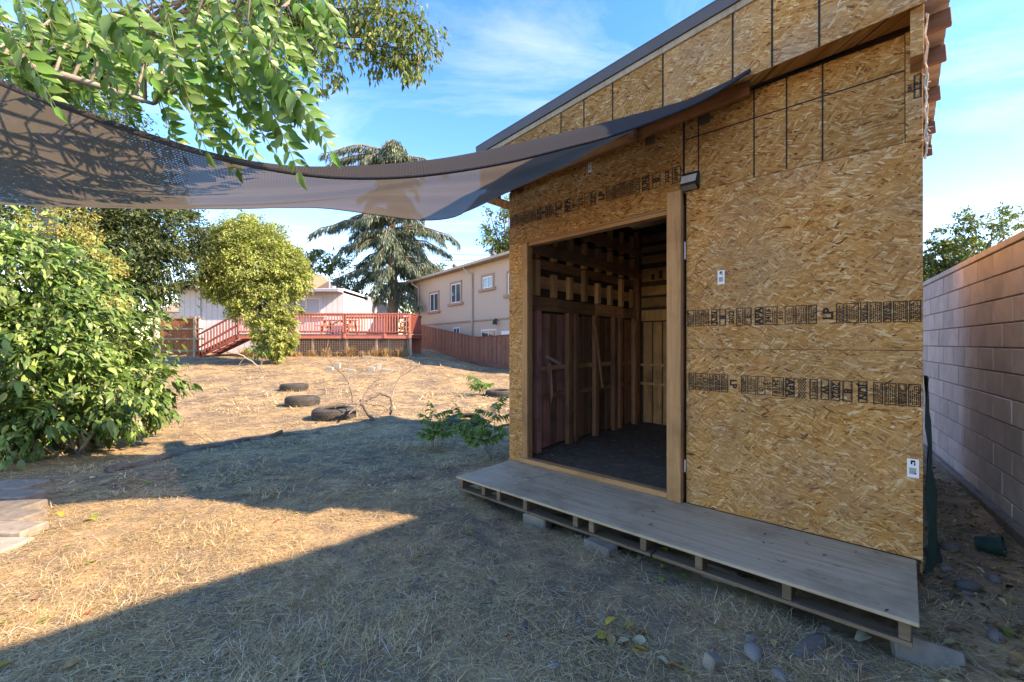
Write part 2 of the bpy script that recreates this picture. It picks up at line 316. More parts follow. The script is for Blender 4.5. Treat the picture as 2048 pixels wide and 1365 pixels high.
M['twine'] = m_plain('pale_twine', (.45, .40, .32), (.6, .55, .46), 40, .9, .3)

# ground: dirt with a thatch of broken straw
m, t, n, l, p = newmat('dry_ground')
v = texco(n, l, kind='Object')
f1 = noise(n, l, v, .9, 6, .65); f2 = noise(n, l, v, 30, 6, .7); f3 = noise(n, l, v, 5, 5, .6)
dirt = ramp(n, l, f2, [(.3, (.115, .085, .058)), (.7, (.28, .215, .15))])
va = texco(n, l, (60, 9, 9), kind='Object'); vb = texco(n, l, (9, 60, 9), rot=(0, 0, .5), kind='Object')
st = mix(n, l, .5, noise(n, l, va, 1.2, 4, .6, 1.5), noise(n, l, vb, 1.2, 4, .6, 1.5))
straw = ramp(n, l, st, [(.34, (.22, .14, .07)), (.5, (.47, .325, .17)), (.66, (.66, .485, .275))])
mk = n.new('ShaderNodeMapRange'); mk.inputs['From Min'].default_value = .44; mk.inputs['From Max'].default_value = .60; l.new(mix(n, l, .45, f1, f3), mk.inputs['Value'])
l.new(mix(n, l, mk.outputs[0], dirt, straw), p.inputs['Base Color']); p.inputs['Roughness'].default_value = .95; p.inputs['Specular IOR Level'].default_value = .1
bump(n, l, f2, p, .6, .02); M['ground'] = m

# shade cloth: knitted net, part holes
m, t, n, l, p = newmat('shade_cloth')
uvn = n.new('ShaderNodeUVMap'); 
def wave(rot, s):
    mp_ = n.new('ShaderNodeMapping'); mp_.inputs['Rotation'].default_value = (0, 0, rot); l.new(uvn.outputs[0], mp_.inputs[0])
    wv = n.new('ShaderNodeTexWave'); wv.inputs['Scale'].default_value = s; wv.inputs['Distortion'].default_value = .6; wv.inputs['Detail'].default_value = 1; l.new(mp_.outputs[0], wv.inputs['Vector']); return wv.outputs['Fac']
wa = wave(0, 17); wb = wave(R(90), 15)
hole = n.new('ShaderNodeMath'); hole.operation = 'MULTIPLY'; l.new(wa, hole.inputs[0]); l.new(wb, hole.inputs[1])
fold = noise(n, l, uvn.outputs[0], 2.2, 4, .6)
al = n.new('ShaderNodeMapRange'); al.inputs['From Min'].default_value = .1; al.inputs['From Max'].default_value = .9; al.inputs['To Min'].default_value = .0; al.inputs['To Max'].default_value = .27; l.new(hole.outputs[0], al.inputs['Value'])
cc = ramp(n, l, hole.outputs[0], [(.2, (.05, .046, .042)), (.8, (.20, .186, .172))])
l.new(cc, p.inputs['Base Color']); p.inputs['Roughness'].default_value = .6
tr = n.new('ShaderNodeBsdfTranslucent'); tr.inputs['Color'].default_value = (.135, .112, .09, 1)
tp_ = n.new('ShaderNodeBsdfTransparent')
ms = n.new('ShaderNodeMixShader'); ms.inputs[0].default_value = .6; l.new(p.outputs[0], ms.inputs[1]); l.new(tr.outputs[0], ms.inputs[2])
ms2 = n.new('ShaderNodeMixShader'); l.new(al.outputs[0], ms2.inputs[0]); l.new(ms.outputs[0], ms2.inputs[1]); l.new(tp_.outputs[0], ms2.inputs[2])
l.new(ms2.outputs[0], n['Material Output'].inputs['Surface']); M['cloth'] = m
M['hem'] = m_plain('hem_webbing', (.012, .012, .014), (.03, .03, .032), 60, .5, .2)

# ================================================================== GROUND
def axis_pts(segs):
    out = []
    for a, b, k in segs: out += list(np.linspace(a, b, k, endpoint=False))
    return np.array(out + [segs[-1][1]])
gx = axis_pts([(-700, -60, 12), (-60, -14, 24), (-14, -7, 30), (-7, 4.5, 150), (4.5, 14, 30), (14, 60, 20), (60, 700, 12)])
gy = axis_pts([(-120, -6, 14), (-6, .8, 25), (.8, 8, 110), (8, 24, 80), (24, 70, 30), (70, 1200, 14)])
GX, GY = np.meshgrid(gx, gy); GZ = ground_z(GX, GY)
nx, ny = len(gx), len(gy); idx = np.arange(nx * ny).reshape(ny, nx)
Fq = np.stack([idx[:-1, :-1], idx[:-1, 1:], idx[1:, 1:], idx[1:, :-1]], -1).reshape(-1, 4)
ground = link('ground', arr_mesh('ground', np.stack([GX, GY, GZ], -1).reshape(-1, 3), Fq, smooth_=True), M['ground'], kind='structure')
ground['label'] = 'dry straw covered yard sloping up to the red deck'

# ================================================================== SHED
SL = Vector((-.03, 4.73, 0)); SA = math.atan2(2.51 - 4.73, 2.40 + .03)
W, D = 3.291, 2.98
shed = empty('shed', SL, SA, label='unpainted strand board shed with open doorway and false front', cat='shed')
U = Vector((math.cos(SA), math.sin(SA), 0)); Vv = Vector((-math.sin(SA), math.cos(SA), 0))
def S(t, d, z): return SL + U * t + Vv * d + Vector((0, 0, z))
def Sinv(p):
    q = Vector(p) - SL; return q.dot(U), q.dot(Vv), q.z
def fp(x, y, d=0):      # pixel -> (t,z) on shed plane y=d (only used to read off real positions)
    r = ((x - CX) / F_PX, 1.0); o = SL + Vv * d
    det = r[0] * (-U.y) - r[1] * (-U.x); k = (o.x * (-U.y) - o.y * (-U.x)) / det; tt = (r[0] * o.y - r[1] * o.x) / det
    return tt, H - (y - HY) / F_PX * k
def panel(name, pts, y0, y1, mat, parent=shed, **k):   # polygon in (x,z) extruded in y
    mb = MB(); nn = len(pts)
    mb.add([(a, y0, b) for a, b in pts] + [(a, y1, b) for a, b in pts], [tuple(range(nn)), tuple(range(2 * nn - 1, nn - 1, -1))] + [(i, i + nn, (i + 1) % nn + nn, (i + 1) % nn) for i in range(nn)])
    return mb.build(name, mat, parent, bevel=.0015, **k)
g = .003
TJ = 1.905     # joint between doorway side and the right hand sheets
# right hand sheets, 4 ft high
low = panel('osb_panel', [(TJ + .02, .18), (W, .18), (W, 1.405), (TJ + .02, 1.405)], 0, .012, M['osb'])
mid = panel('osb_panel', [(TJ + .02, 1.405 + g), (W, 1.405 + g), (W, 2.645), (TJ + .02, 2.645)], .001, .013, M['osb'])
upr = panel('osb_panel', [(TJ + .006, 2.645 + g), (3.212, 2.645 + g), (3.212, 3.30), (TJ + .006, 3.27)], .002, .014, M['osb_warm'])
end = panel('osb_panel', [(3.215, 2.645 + g), (W, 2.645 + g), (W, 3.30), (3.215, 3.30)], .0, .012, M['osb'])
hdr = panel('osb_panel', [(0, 2.53), (TJ - .006, 2.57), (TJ - .006, 3.27), (0, 3.10)], 0, .012, M['osb_warm'])
jl = panel('osb_panel', [(0, .14), (.185, .14), (.185, 2.53), (0, 2.53)], .0, .012, M['osb'])
for z_ in (.62, .95, 1.55, 1.93, 2.2, 2.38): part_box('seam_line', M['ink'], shed, .0, .185, -.0012, .0, z_, z_ + .004, bevel=0)
# door frame
part_box('jamb', M['lumber'], shed, .1865, .262, -.004, .085, .185, 2.517, bevel=.004)
panel('header', [(.2635, 2.482), (1.79, 2.512), (1.79, 2.566), (.2635, 2.53)], .013, .10, M['lumber_x'])
panel('header_trim', [(.187, 2.518), (.2635, 2.518), (1.783, 2.548), (1.783, 2.562), (.187, 2.531)], -.005, -.0005, M['lumber_x'])
part_box('door_post', M['lumber'], shed, 1.79, 1.905, -.065, -.006, .182, 2.665, bevel=.005)
part_box('jamb', M['barn'], shed, 1.80, 1.90, .0135, .11, .185, 2.57, bevel=.004)
part_box('sill', M['lumber_x'], shed, .15, 1.788, -.035, .055, .1815, .232, bevel=.006)
part_box('hinge', M['white'], shed, 1.912, 1.92, -.006, .0, 2.12, 2.26, bevel=0); part_box('hinge', M['white'], shed, 1.912, 1.92, -.006, .0, .42, .52, bevel=0)
# floor
fl = MB(); fx = np.linspace(.02, W - .03, 30); fy = np.linspace(.06, D - .02, 28)
fv = [(a, b, .175 + .02 * float(vnoise(a, b, 6, 4)) + .02 * b / D) for b in fy for a in fx]
fl.add(fv, [(j * 30 + i, j * 30 + i + 1, (j + 1) * 30 + i + 1, (j + 1) * 30 + i) for j in range(27) for i in range(29)])
fl.build('dirt_floor', M['soil'], shed, True)
part_box('floor_base', M['soil'], shed, .02, W - .03, .06, D, -.1, .165, bevel=0)
# outer walls (left, right, back)
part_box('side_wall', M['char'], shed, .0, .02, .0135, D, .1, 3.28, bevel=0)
part_box('side_wall', M['osb'], shed, W - .014, W - .001, .0145, D, .1, 3.532, bevel=0)
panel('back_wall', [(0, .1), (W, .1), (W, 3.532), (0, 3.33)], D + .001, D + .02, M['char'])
# inside of the left wall: vertical planks, rails, studs
y_ = .12; kk = 0
while y_ < D - .2:
    wd = .125 + .04 * random.random()
    part_box('plank', M['barn_purple'] if .25 < y_ < .95 and kk % 4 else M['barn'], shed, .024, .045 + .008 * random.random(), y_, y_ + wd - .014, .21 + .02 * random.random(), 1.80 + .02 * random.random(), bevel=.003)
    y_ += wd; kk += 1
for z_ in (.80, 1.13): part_box('rail', M['barn_y'], shed, .055, .085, .11, D - .03, z_, z_ + .055, bevel=.003)
for i, (a, b) in enumerate(((.11, .86), (.87, 1.62), (1.63, 2.4), (2.41, D - .03))): part_box('rail', M['barn_y'], shed, .05, .10, a, b, 1.83, 1.99 - .01 * (i % 2), bevel=.004)
for i, a in enumerate((.30, .92, 1.06, 1.55, 2.05, 2.2, 2.68)):
    part_box('stud', M['barn_purple'] if i == 0 else M['barn'], shed, .088, .15, a, a + .085, .2, 1.825, bevel=.004)
sp_ = MB(); sp_.add([(.152, .47, 1.25), (.152, .56, 1.22), (.165, .58, .84), (.155, .54, .72), (.16, .50, .98)], [(0, 1, 2, 3, 4)]); sp_.build('splinter', M['barn_purple'], shed)
sp_ = MB(); sp_.beam((.17, .44, 1.30), (.175, .72, 1.20), .012, .035); sp_.build('splinter', M['grey_wood'], shed)
sp_ = MB(); sp_.beam((.16, 1.52, 1.7), (.19, 1.66, .85), .02, .03); sp_.build('splinter', M['plank_tan'], shed)
for z0, z1 in ((2.10, 2.24), (2.33, 2.44), (2.62, 2.74), (2.92, 3.02)): part_box('slat', M['barn_y'], shed, .03, .05, .10, D - .02, z0, z1, bevel=.003)
for z0, z1 in ((2.46, 2.60), (2.80, 2.90)): part_box('slat', M['barn_y'], shed, .115, .14, .10 + .3 * (z0 > 2.7), D - .02, z0, z1, bevel=.003)
for i in range(8):
    a = .32 + .335 * i
    for z0, z1 in ((1.995, 2.30 if i % 3 else 2.42), (2.43, 2.78), (2.78, 3.12)):
        part_box('pallet_block', M['block_tan'], shed, .052, .113, a + .02 * random.random(), a + .075 + .02 * random.random(), z0 + .003, z1 - .02 * random.random() - .012, bevel=.004)
# inside of the back wall
x_ = .16; kk = 0
while x_ < W - .3:
    wd = .15 + .03 * random.random(); part_box('plank', M['plank_tan'], shed, x_, x_ + wd - .02, D - .03, D - .008, .2, 1.78, bevel=.003); x_ += wd
for z_ in (.80, 1.09): part_box('rail', M['plank_tan'], shed, .13, W - .1, D - .07, D - .031, z_, z_ + .04, bevel=.003)
for z0, z1 in ((1.80, 1.97), (2.02, 2.16), (2.2, 2.34), (2.42, 2.62), (2.70, 2.82), (2.88, 2.97), (3.03, 3.15)): part_box('slat', M['plank_tan'] if z0 < 2.5 else M['barn_x'], shed, .13, W - .1, D - .035, D - .008, z0, z1, bevel=.003)
for i in range(5): part_box('pallet_block', M['char'], shed, .30 + .13 * i, .34 + .13 * i, D - .06, D - .036, 2.44, 2.52 + .04 * (i % 2), bevel=.002)
part_box('corner_stud', M['barn'], shed, .05, .13, D - .15, D - .075, .2, 3.2, bevel=.004)
# roof: corrugated tin on rafters that poke out on the right
rz_l, rz_r = 3.33, 3.535
slope = (rz_r - rz_l) / W
def rz(t): return rz_l + slope * t
rb = MB(); ys = np.linspace(-.16, D + .12, 96); pv = []
for y in ys:
    h_ = .018 if (int((y + 5) / .1) % 2) else 0
    for t_x in (-.16, W + .125): pv.append((t_x, y, rz(t_x) + h_))
nn = len(pv)
rb.add(pv + [(a, b, c + .004) for a, b, c in pv], [(2 * i, 2 * i + 2, 2 * i + 3, 2 * i + 1) for i in range(95)] + [(nn + 2 * i, nn + 2 * i + 1, nn + 2 * i + 3, nn + 2 * i + 2) for i in range(95)])
rb.build('roof_sheet', M['tin'], shed)
for y in (.35, .80, 1.45, 2.2, 2.85):
    b_ = MB(); b_.beam((-.1, y, rz(-.1) - .058), (W + .135, y, rz(W + .135) - .058), .045, .105); b_.build('rafter', M['rafter'], shed, bevel=.003)
# false front
FY = -.21
def ftop(t): return 3.606 + .111 * (t + .256)
def fbot(t): return 3.315 - .05 * (3.3 - t)
ta, tb = -.235, 3.30
joints = [ta, .62, 1.82, 3.01, tb]
panel('fascia_panel', [(ta, fbot(ta)), (1.825, fbot(1.825)), (1.825, ftop(1.825) - .135), (ta, ftop(ta) - .135)], FY - .006, FY + .006, M['osb_warm'])
panel('fascia_panel', [(1.829, fbot(1.829)), (tb, fbot(tb)), (tb, ftop(tb) - .135), (1.829, ftop(1.829) - .135)], FY - .005, FY + .007, M['osb_grey'])
for t_x in (.855, 1.105, 1.39, 1.825, 2.325, 2.565, 2.82):
    b_ = MB(); b_.beam((t_x, FY - .0075, fbot(t_x)), (t_x, FY - .0075, ftop(t_x) - .137), .011, .002, (0, 1, 0)); b_.build('guide_line', M['ink'], shed)
b_ = MB(); b_.beam((ta - .01, FY - .004, ftop(ta) - .115), (tb + .02, FY - .004, ftop(tb) - .115), .03, .05); b_.build('trim_board', M['post_wood'], shed, bevel=.003)
b_ = MB(); b_.beam((ta - .04, FY - .022, ftop(ta) - .046), (tb + .03, FY - .022, ftop(tb) - .046), .022, .088); b_.beam((ta - .04, FY + .10, ftop(ta) + .002), (tb + .03, FY + .10, ftop(tb) + .002), .27, .008)
b_.build('metal_trim', M['trim'], shed)
panel('fascia_back', [(ta, fbot(ta) + .05), (tb, fbot(tb) + .05), (tb, ftop(tb) - .02), (ta, ftop(ta) - .02)], FY + .03, FY + .06, M['char'])
# overhang underneath: soffit strips, long rafter, lookouts, cheek
b_ = MB(); b_.beam((-.2, -.085, fbot(0) - .035), (2.40, -.085, fbot(2.4) - .01), .04, .10); b_.build('long_rafter', M['lumber_red'], shed, bevel=.004)
panel('soffit', [(TJ, 3.30), (W, 3.335), (W, 3.347), (TJ, 3.312)], FY + .008, -.001, M['osb_warm'])
panel('soffit', [(ta, fbot(ta) + .035), (TJ - .005, fbot(TJ) + .065), (TJ - .005, fbot(TJ) + .077), (ta, fbot(ta) + .047)], FY + .008, -.001, M['osb_warm'])
for a in (-.16, .60, 1.52): part_box('lookout', M['lumber_y'], shed, a, a + .045, FY + .01, -.107 + (.1 if a < 0 else 0), fbot(a) - .085, fbot(a) + .0, bevel=.003)
panel('soffit_end', [(ta, 3.02), (-.005, 3.0), (-.005, 3.012), (ta, 3.032)], FY + .008, .4, M['osb_warm'])
panel('cheek', [(3.235, 3.05), (W, 3.05), (W, 3.33), (3.235, 3.33)], -.19, -.0015, M['osb'])
for a in (1.58, .12, 2.02): part_box('notch', M['char'], shed, a, a + .085, -.0025, -.0005, fbot(a) - .10, fbot(a) - .01, bevel=0)
# printed guide lines on the upper sheets
for t_x, z0, z1 in ((2.019, 2.80, 3.24), (2.408, 2.649, 3.29), (2.609, 2.652, 3.29), (2.812, 2.652, 3.295)):
    part_box('guide_line', M['ink'], shed, t_x - .005, t_x + .005, .0005, .0018, z0, z1, bevel=0)
for z_ in (3.29, 3.072): part_box('guide_line', M['ink'], shed, TJ + .01, 3.21, .0004, .0017, z_, z_ + .009, bevel=0)
part_box('joint_gap', M['ink'], shed, TJ - .008, TJ + .008, -.0015, .0015, 2.67, 3.25, bevel=0)
nh = MB()
def nail(t_, z_, y_):
    nh.add([(t_ + .0042 * math.cos(k_ * 1.047), y_, z_ + .0042 * math.sin(k_ * 1.047)) for k_ in range(6)], [(0, 1, 2, 3, 4, 5)])
for t_ in (1.96, 2.37, 2.775, 3.265):
    for j in range(16): nail(t_ + random.uniform(-.012, .012), .23 + .155 * j + random.uniform(-.03, .03), -.0015)
for t_ in np.arange(2.0, 3.25, .2):
    for z_ in (.205, 1.385, 1.43, 2.62, 2.675): nail(t_ + random.uniform(-.03, .03), z_ + random.uniform(-.008, .008), -.0015)
nh.build('nail_heads', M['ink'], shed, kind='stuff')
# ---------------- mill stamps printed on the sheets
def text_mesh(s, size, bold=False):
    c = bpy.data.curves.new('t', 'FONT'); c.body = s; c.size = size; c.align_x = 'CENTER'; c.align_y = 'CENTER'; c.resolution_u = 2
    if bold: c.offset = size * .04
    o = bpy.data.objects.new('t', c); COL.objects.link(o); dg = bpy.context.evaluated_depsgraph_get(); dg.update()
    me = bpy.data.meshes.new_from_object(o.evaluated_get(dg)); bpy.data.objects.remove(o)
    vs = [tuple(v.co) for v in me.vertices]; fs = [tuple(p.vertices) for p in me.polygons]; bpy.data.meshes.remove(me); return vs, fs
def stamp(parent, x0, x1, za, zb, h, cells, rot, y):
    mb = MB()
    def zc(x): return za + (zb - za) * (x - x0) / (x1 - x0)
    def q(xa, xb, oa, ob):      # quad between offsets from the centre line
        mb.add([(xa, y, zc(xa) + oa), (xb, y, zc(xb) + oa), (xb, y, zc(xb) + ob), (xa, y, zc(xa) + ob)], [(0, 1, 2, 3)])
    def word(s, xc, size, dz=0, bold=True):
        vs, fs = text_mesh(s, size, bold); a = R(90) * rot; ca, sa = math.cos(a), math.sin(a)
        mb.add([(xc + ca * vx - sa * vy, y, zc(xc) + dz + sa * vx + ca * vy) for vx, vy, vz in vs], fs)
    tot = sum(c[1] for c in cells); x = x0; th = .0055
    for kind, wd, s in cells:
        w_ = wd / tot * (x1 - x0); a, b = x + .003, x + w_ - .003; hh = h / 2
        if kind != 'gap':
            if kind != 'bare' and kind != 'check': 
                q(a, b, hh - th, hh); q(a, b, -hh, -hh + th); q(a, a + th, -hh + th, hh - th); q(b - th, b, -hh + th, hh - th)
            if kind in ('box', 'bare'):
                if kind == 'box': i = .011; q(a + .007, a + .009, -hh + i, hh - i); q(b - .009, b - .007, -hh + i, hh - i)
                word(s, (a + b) / 2, min(w_ * 1.05, h * .92 / max(1, len(s) * .60)))
            elif kind == 'lines':
                nl = max(2, int(w_ / .011))
                for j in range(nl):
                    lx = a + .006 + (b - a - .012) * (j + .5) / nl; zz_ = -hh + .008 + .012 * random.random()
                    end_ = hh - .008 - .03 * random.random() ** 2
                    while zz_ < end_:
                        ln = .006 + .02 * random.random(); q(lx - .0027, lx + .0027, zz_, min(zz_ + ln, end_)); zz_ += ln + .004
            elif kind == 'mixed':
                word(s, a + (b - a) * .3, h * .95 / max(2, len(s) * .58))
                for j in range(3):
                    lx = a + (b - a) * (.62 + .13 * j); q(lx - .002, lx + .002, -hh + .012, hh - .014 - .02 * random.random())
            elif kind == 'check':
                for i in range(7):
                    for j in range(12):
                        if (i + j) % 2: q(a + (b - a) * i / 7, a + (b - a) * (i + 1) / 7, -hh + h * j / 12, -hh + h * (j + 1) / 12)
            elif kind == 'ring':
                xc = (a + b) / 2
                ri, ro = .011, .015; vs = []; nn_ = 14
                for r_ in (ri, ro):
                    for k_ in range(nn_): an = 2 * math.pi * k_ / nn_; vs.append((xc + r_ * math.cos(an), y, zc(xc) - .025 + r_ * math.sin(an)))
                mb.add(vs, [(k_, (k_ + 1) % nn_, nn_ + (k_ + 1) % nn_, nn_ + k_) for k_ in range(nn_)]); q(xc - .012, xc + .012, -.027, -.023)
                for j in range(3): q(xc - .016 + .014 * j, xc - .013 + .014 * j, 0, hh - .012 - .012 * random.random())
        x += w_
    return mb.build('printed_stamp', M['ink'], parent)
ln = lambda w_: ('lines', w_, '')
gap = lambda w_: ('gap', w_, '')
C2 = [ln(1.2), ln(1.4), ln(1.2), ln(1), ln(1.1), ln(1.4), ('bare', 1.5, 'LP'), gap(.5), ln(1), ln(1.6), ('ring', 1.4, ''), ('bare', .9, '510'), ('mixed', 1.9, '24/16'), ('box', 1.5, 'APA'), gap(.3), ('check', 1.3, ''), gap(.3), ('box', 1.3, 'SHIFT 2'), gap(.2), ('box', 1.3, 'W'), ('box', 1.4, '2022'), gap(.1), ('box', 1.4, '8'), gap(.5), ('box', 1.3, 'JUN'), gap(.5), ln(1.3), ln(1.5), ln(1.1), ln(1.5)]
stamp(low, 1.94, 3.285, 1.150, 1.142, .134, C2, -1, -.0016)
C1 = [ln(1.3), ln(1.3), ln(1.2), gap(.2), ('box', 1.1, 'JUN'), gap(.2), ('box', 1.2, '8'), gap(.2), ('bare', 1.1, '2022'), gap(.1), ('box', 1.2, 'SHIFT 2'), ('box', 1.2, 'E'), gap(.3), ('box', 1.4, 'APA'), ('mixed', 1.9, '24/16'), ('bare', .8, '510'), ('ring', 1.3, ''), ln(1.7), ln(1.2), gap(.5), ('bare', 1.6, 'LP'), ln(1.1), ln(1.6), ln(1), ln(1.4), ln(1), ln(1.6), ln(1.3)]
stamp(mid, 1.93, 3.287, 1.648, 1.640, .128, C1, 1, -.0006)
CH = [ln(1.5), ln(2), ln(1.5), ln(1), gap(.1), ('box', 1, 'JUN'), ('box', 1.1, '8'), ('box', 1, '2022'), ('box', 1, 'SHIFT 2'), ('box', 1.2, 'E'), gap(.5), ('box', 1.2, 'APA'), ('mixed', 1.8, '24/16'), ('bare', .8, '510'), ('ring', 1.2, ''), ln(1), gap(.3), ('bare', 1.3, 'LP'), ln(1.6), ln(1.2), ln(1.4), ln(1.4), gap(.2), ('box', 1.2, 'JUN'), gap(.3), ('box', 1.3, '8'), gap(.3), ('bare', 1.2, '2022'), ('box', 1.3, 'SHIFT')]
stamp(hdr, .02, 1.885, 2.782, 2.818, .13, CH, 1, -.0016)
stamp(end, 3.222, 3.288, 2.96, 2.96, .14, [('bare', 1, 'JUN'), ('box', 1.6, '1 E')], 1, -.0016)
# labels stapled to the sheets
def sticker(parent, x, z, wd, ht, y):
    mb = MB(); mb.box(x - wd / 2, x + wd / 2, y - .0008, y, z - ht / 2, z + ht / 2); o = mb.build('label_sticker', M['white'], parent)
    mb = MB()
    for i in range(9): mb.add([(x - wd * .3 + wd * .6 * i / 9, y - .0014, z - ht * .32), (x - wd * .3 + wd * .6 * (i + .5) / 9, y - .0014, z - ht * .32), (x - wd * .3 + wd * .6 * (i + .5) / 9, y - .0014, z + ht * .02), (x - wd * .3 + wd * .6 * i / 9, y - .0014, z + ht * .02)], [(0, 1, 2, 3)])
    for a, b, c, d in ((-.2, -.05, .2, .42), (-.05, .2, .32, .42), (.08, .2, .15, .3)): mb.add([(x + wd * a, y - .0014, z + ht * c), (x + wd * b, y - .0014, z + ht * c), (x + wd * b, y - .0014, z + ht * d), (x + wd * a, y - .0014, z + ht * d)], [(0, 1, 2, 3)])
    mb.build('bar_code', M['ink'], o)
sticker(mid, 2.185, 1.95, .05, .105, .0008); sticker(low, 3.248, .712, .052, .11, -.0002); sticker(hdr, 1.03, 3.10, .035, .09, -.0002)
# motion sensor wall light
lamp = empty('security_light', S(1.965, -.002, 2.72), SA, label='small black solar wall light above the door post', cat='wall light')
mb = MB(); mb.add([(-.065, 0, -.065), (.065, 0, -.065), (.065, 0, .075), (-.065, 0, .075), (-.065, -.075, -.03), (.065, -.075, -.03), (.065, -.025, .078), (-.065, -.025, .078)], [(0, 1, 2, 3), (0, 4, 5, 1), (1, 5, 6, 2), (2, 6, 7, 3), (3, 7, 4, 0), (4, 7, 6, 5)])
mb.build('housing', M['blackp'], lamp, bevel=.006)
mb = MB(); mb.add([(-.055, -.0235, -.062), (.055, -.0235, -.062), (.055, -.073, -.038), (-.055, -.073, -.038)], [(0, 1, 2, 3), (3, 2, 1, 0)]); mb.add([(-.058, -.0795, -.018), (.058, -.0795, -.018), (.058, -.045, .05), (-.058, -.045, .05)], [(0, 1, 2, 3)]); mb.build('lens', M['glassy'], lamp)
# twine down the right hand corner, tarp scrap at its foot
mb = MB(); pts = [S(W + .012 + .006 * math.sin(i * 1.7), -.012 - .005 * math.cos(i * 2.3), 3.36 - i * .04) for i in range(22)]; mb.tube(pts, .005, 5)
pts = [S(W + .016 + .007 * math.sin(i * 2.1 + 1), -.006 + .006 * math.cos(i * 1.3), 3.36 - i * .06) for i in range(14)]; mb.tube(pts, .004, 5)
for i in range(16):
    q_ = S(W + .014, -.012, 3.3 - random.random() * .8); mb.tube([q_, q_ + Vector((random.uniform(-.03, .03), random.uniform(-.02, .01), random.uniform(-.03, .02)))], .0025, 4)
tw = mb.build('twine', M['twine'], None, label='frayed pale twine hanging down the right corner of the shed', cat='twine')
mb = MB(); V_ = []
for i in range(9):
    z_ = .1 + 1.15 * i / 8
    for j in range(5): V_.append(S(W + .006 + .02 * math.sin(j * 2 + i) ** 2 + (.07 * (1 - i / 8)) * j / 4, .02 + .25 * j / 4, z_))
mb.add(V_, [(i * 5 + j, i * 5 + j + 1, (i + 1) * 5 + j + 1, (i + 1) * 5 + j) for i in range(8) for j in range(4)])
mb.build('tarp', M['teal'], None, True, label='crumpled teal tarp strip tucked beside the shed corner', cat='tarp')

# ================================================================== PLATFORM
plat = empty('plywood_platform', SL, SA, label='low weathered plywood platform on pallets along the shed front', cat='platform')
for a, b, dz in ((.04, .625, 0), (.628, 3.262, .0015)):
    mb = MB(); fr = -.79 + .02 * (a > 1); mb.box(a, b, fr, -.012 if a < 1.7 else -.012, .158 + dz, .178 + dz); mb.build('plywood_sheet', M['ply'], plat, bevel=.003)
for a in (.055, .36, .55, .86, 1.36, 1.50, 1.90, 2.26, 2.72, 3.19):
    part_box('stringer', M['pallet'], plat, a, a + .045, -.765, -.05, .068, .157, bevel=.004)
for a, b, c in ((.05, .92, -.77), (.93, 1.98, -.775), (1.99, 3.24, -.77)):
    for d_ in (0, .3, .6): part_box('pallet_board', M['pallet'], plat, a, b, c + d_, c + d_ + .095, .046, .0675, bevel=.003)
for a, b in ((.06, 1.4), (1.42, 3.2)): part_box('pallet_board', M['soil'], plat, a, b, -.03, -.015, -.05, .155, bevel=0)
bi = 0
for t_x, d_, hh, rzz, lab in ((.98, -.72, .12, .1, 'pale concrete block under the platform beside a rounded stone'), (1.62, -.80, .14, -.12, 'rough concrete block under the platform beside fallen leaves'), (2.35, -.55, .1, 0, 'concrete block deep in the shade under the platform'), (.25, -.5, .1, 0, 'concrete block under the far end of the platform')):
    q_ = S(t_x, d_, 0); z0 = gz(q_.x, q_.y) - .03
    b_ = MB(); hw = .1; b_.box(-.11, .11, -.06, .06, 0, .045 - z0); o = b_.build('concrete_block', M['concrete'], None, bevel=.012, label=lab, cat='concrete block', group='blocks propping the platform'); o.location = (q_.x, q_.y, z0); o.rotation_euler = (0, 0, SA + rzz)

# ================================================================== BLOCK WALL
WL = Vector((3.81, 3.2, .0)); WA = math.atan2(.826, .563)
bw = empty('block_wall', WL, WA, label='tall tan concrete block wall beside the shed', cat='wall')
part_box('mortar_core', M['mortar'], bw, -6.0, 14, -.188, -.006, -.3, 2.225, bevel=0)
ch = .2032; blk = MB(); blk.box(-.198, .198, -.1, .006, -.0965, .0965); bme = blk.mesh('block', bevel=.005); bme.materials.append(M['cmu'])
rest = MB()
for c in range(11):
    zc_ = 2.225 - ch * (c + .5); off = .2032 * (c % 2)
    for k_ in range(-15, 35):
        s_ = k_ * .4064 + off
        if s_ < -5.8 or s_ > 13.7: continue
        if -1.6 < s_ < 5.0:
            o = link('block', bme, None, bw); o.location = (s_, random.uniform(-.003, .002), zc_)
        else: rest.box(s_ - .198, s_ + .198, -.1, .006, zc_ - .0965, zc_ + .0965)
rest.build('more_blocks', M['cmu'], bw, kind='stuff')
cp = MB(); cp.box(-.2, .2, -.2, .016, 0, .055); cme = cp.mesh('cap', bevel=.004); cme.materials.append(M['cmu'])
for k_ in range(-14, 33): o = link('cap_block', cme, None, bw); o.location = (k_ * .4064 + .1, 0, 2.23)
# concrete footing along the wall
part_box('footing', M['concrete'], bw, -5, 12, .008, .07, -.2, .09, bevel=.015)

# ================================================================== SHADE SAIL
def curve(ctrl, n_):
    P = [px(*c) if not isinstance(c, Vector) else c for c in ctrl]; L_ = [0]
    for i in range(1, len(P)): L_.append(L_[-1] + (P[i] - P[i - 1]).length)
    out = []
    for s_ in np.linspace(0, L_[-1], n_):
        i = min(max(np.searchsorted(L_, s_) - 1, 0), len(P) - 2); t_x = (s_ - L_[i]) / (L_[i + 1] - L_[i])
        p0 = P[max(i - 1, 0)]; p1 = P[i]; p2 = P[i + 1]; p3 = P[min(i + 2, len(P) - 1)]
        out.append(np.array(.5 * ((2 * p1) + (p2 - p0) * t_x + (2 * p0 - 5 * p1 + 4 * p2 - p3) * t_x ** 2 + (3 * p1 - p0 - 3 * p2 + p3) * t_x ** 3)))
    return np.array(out)
NS, NW = 90, 34
def fpt(t_): return S(t_, FY - .03, fbot(t_) + .02)
near_end, far_end = fpt(2.44), S(-.2, FY - .03, 3.07)
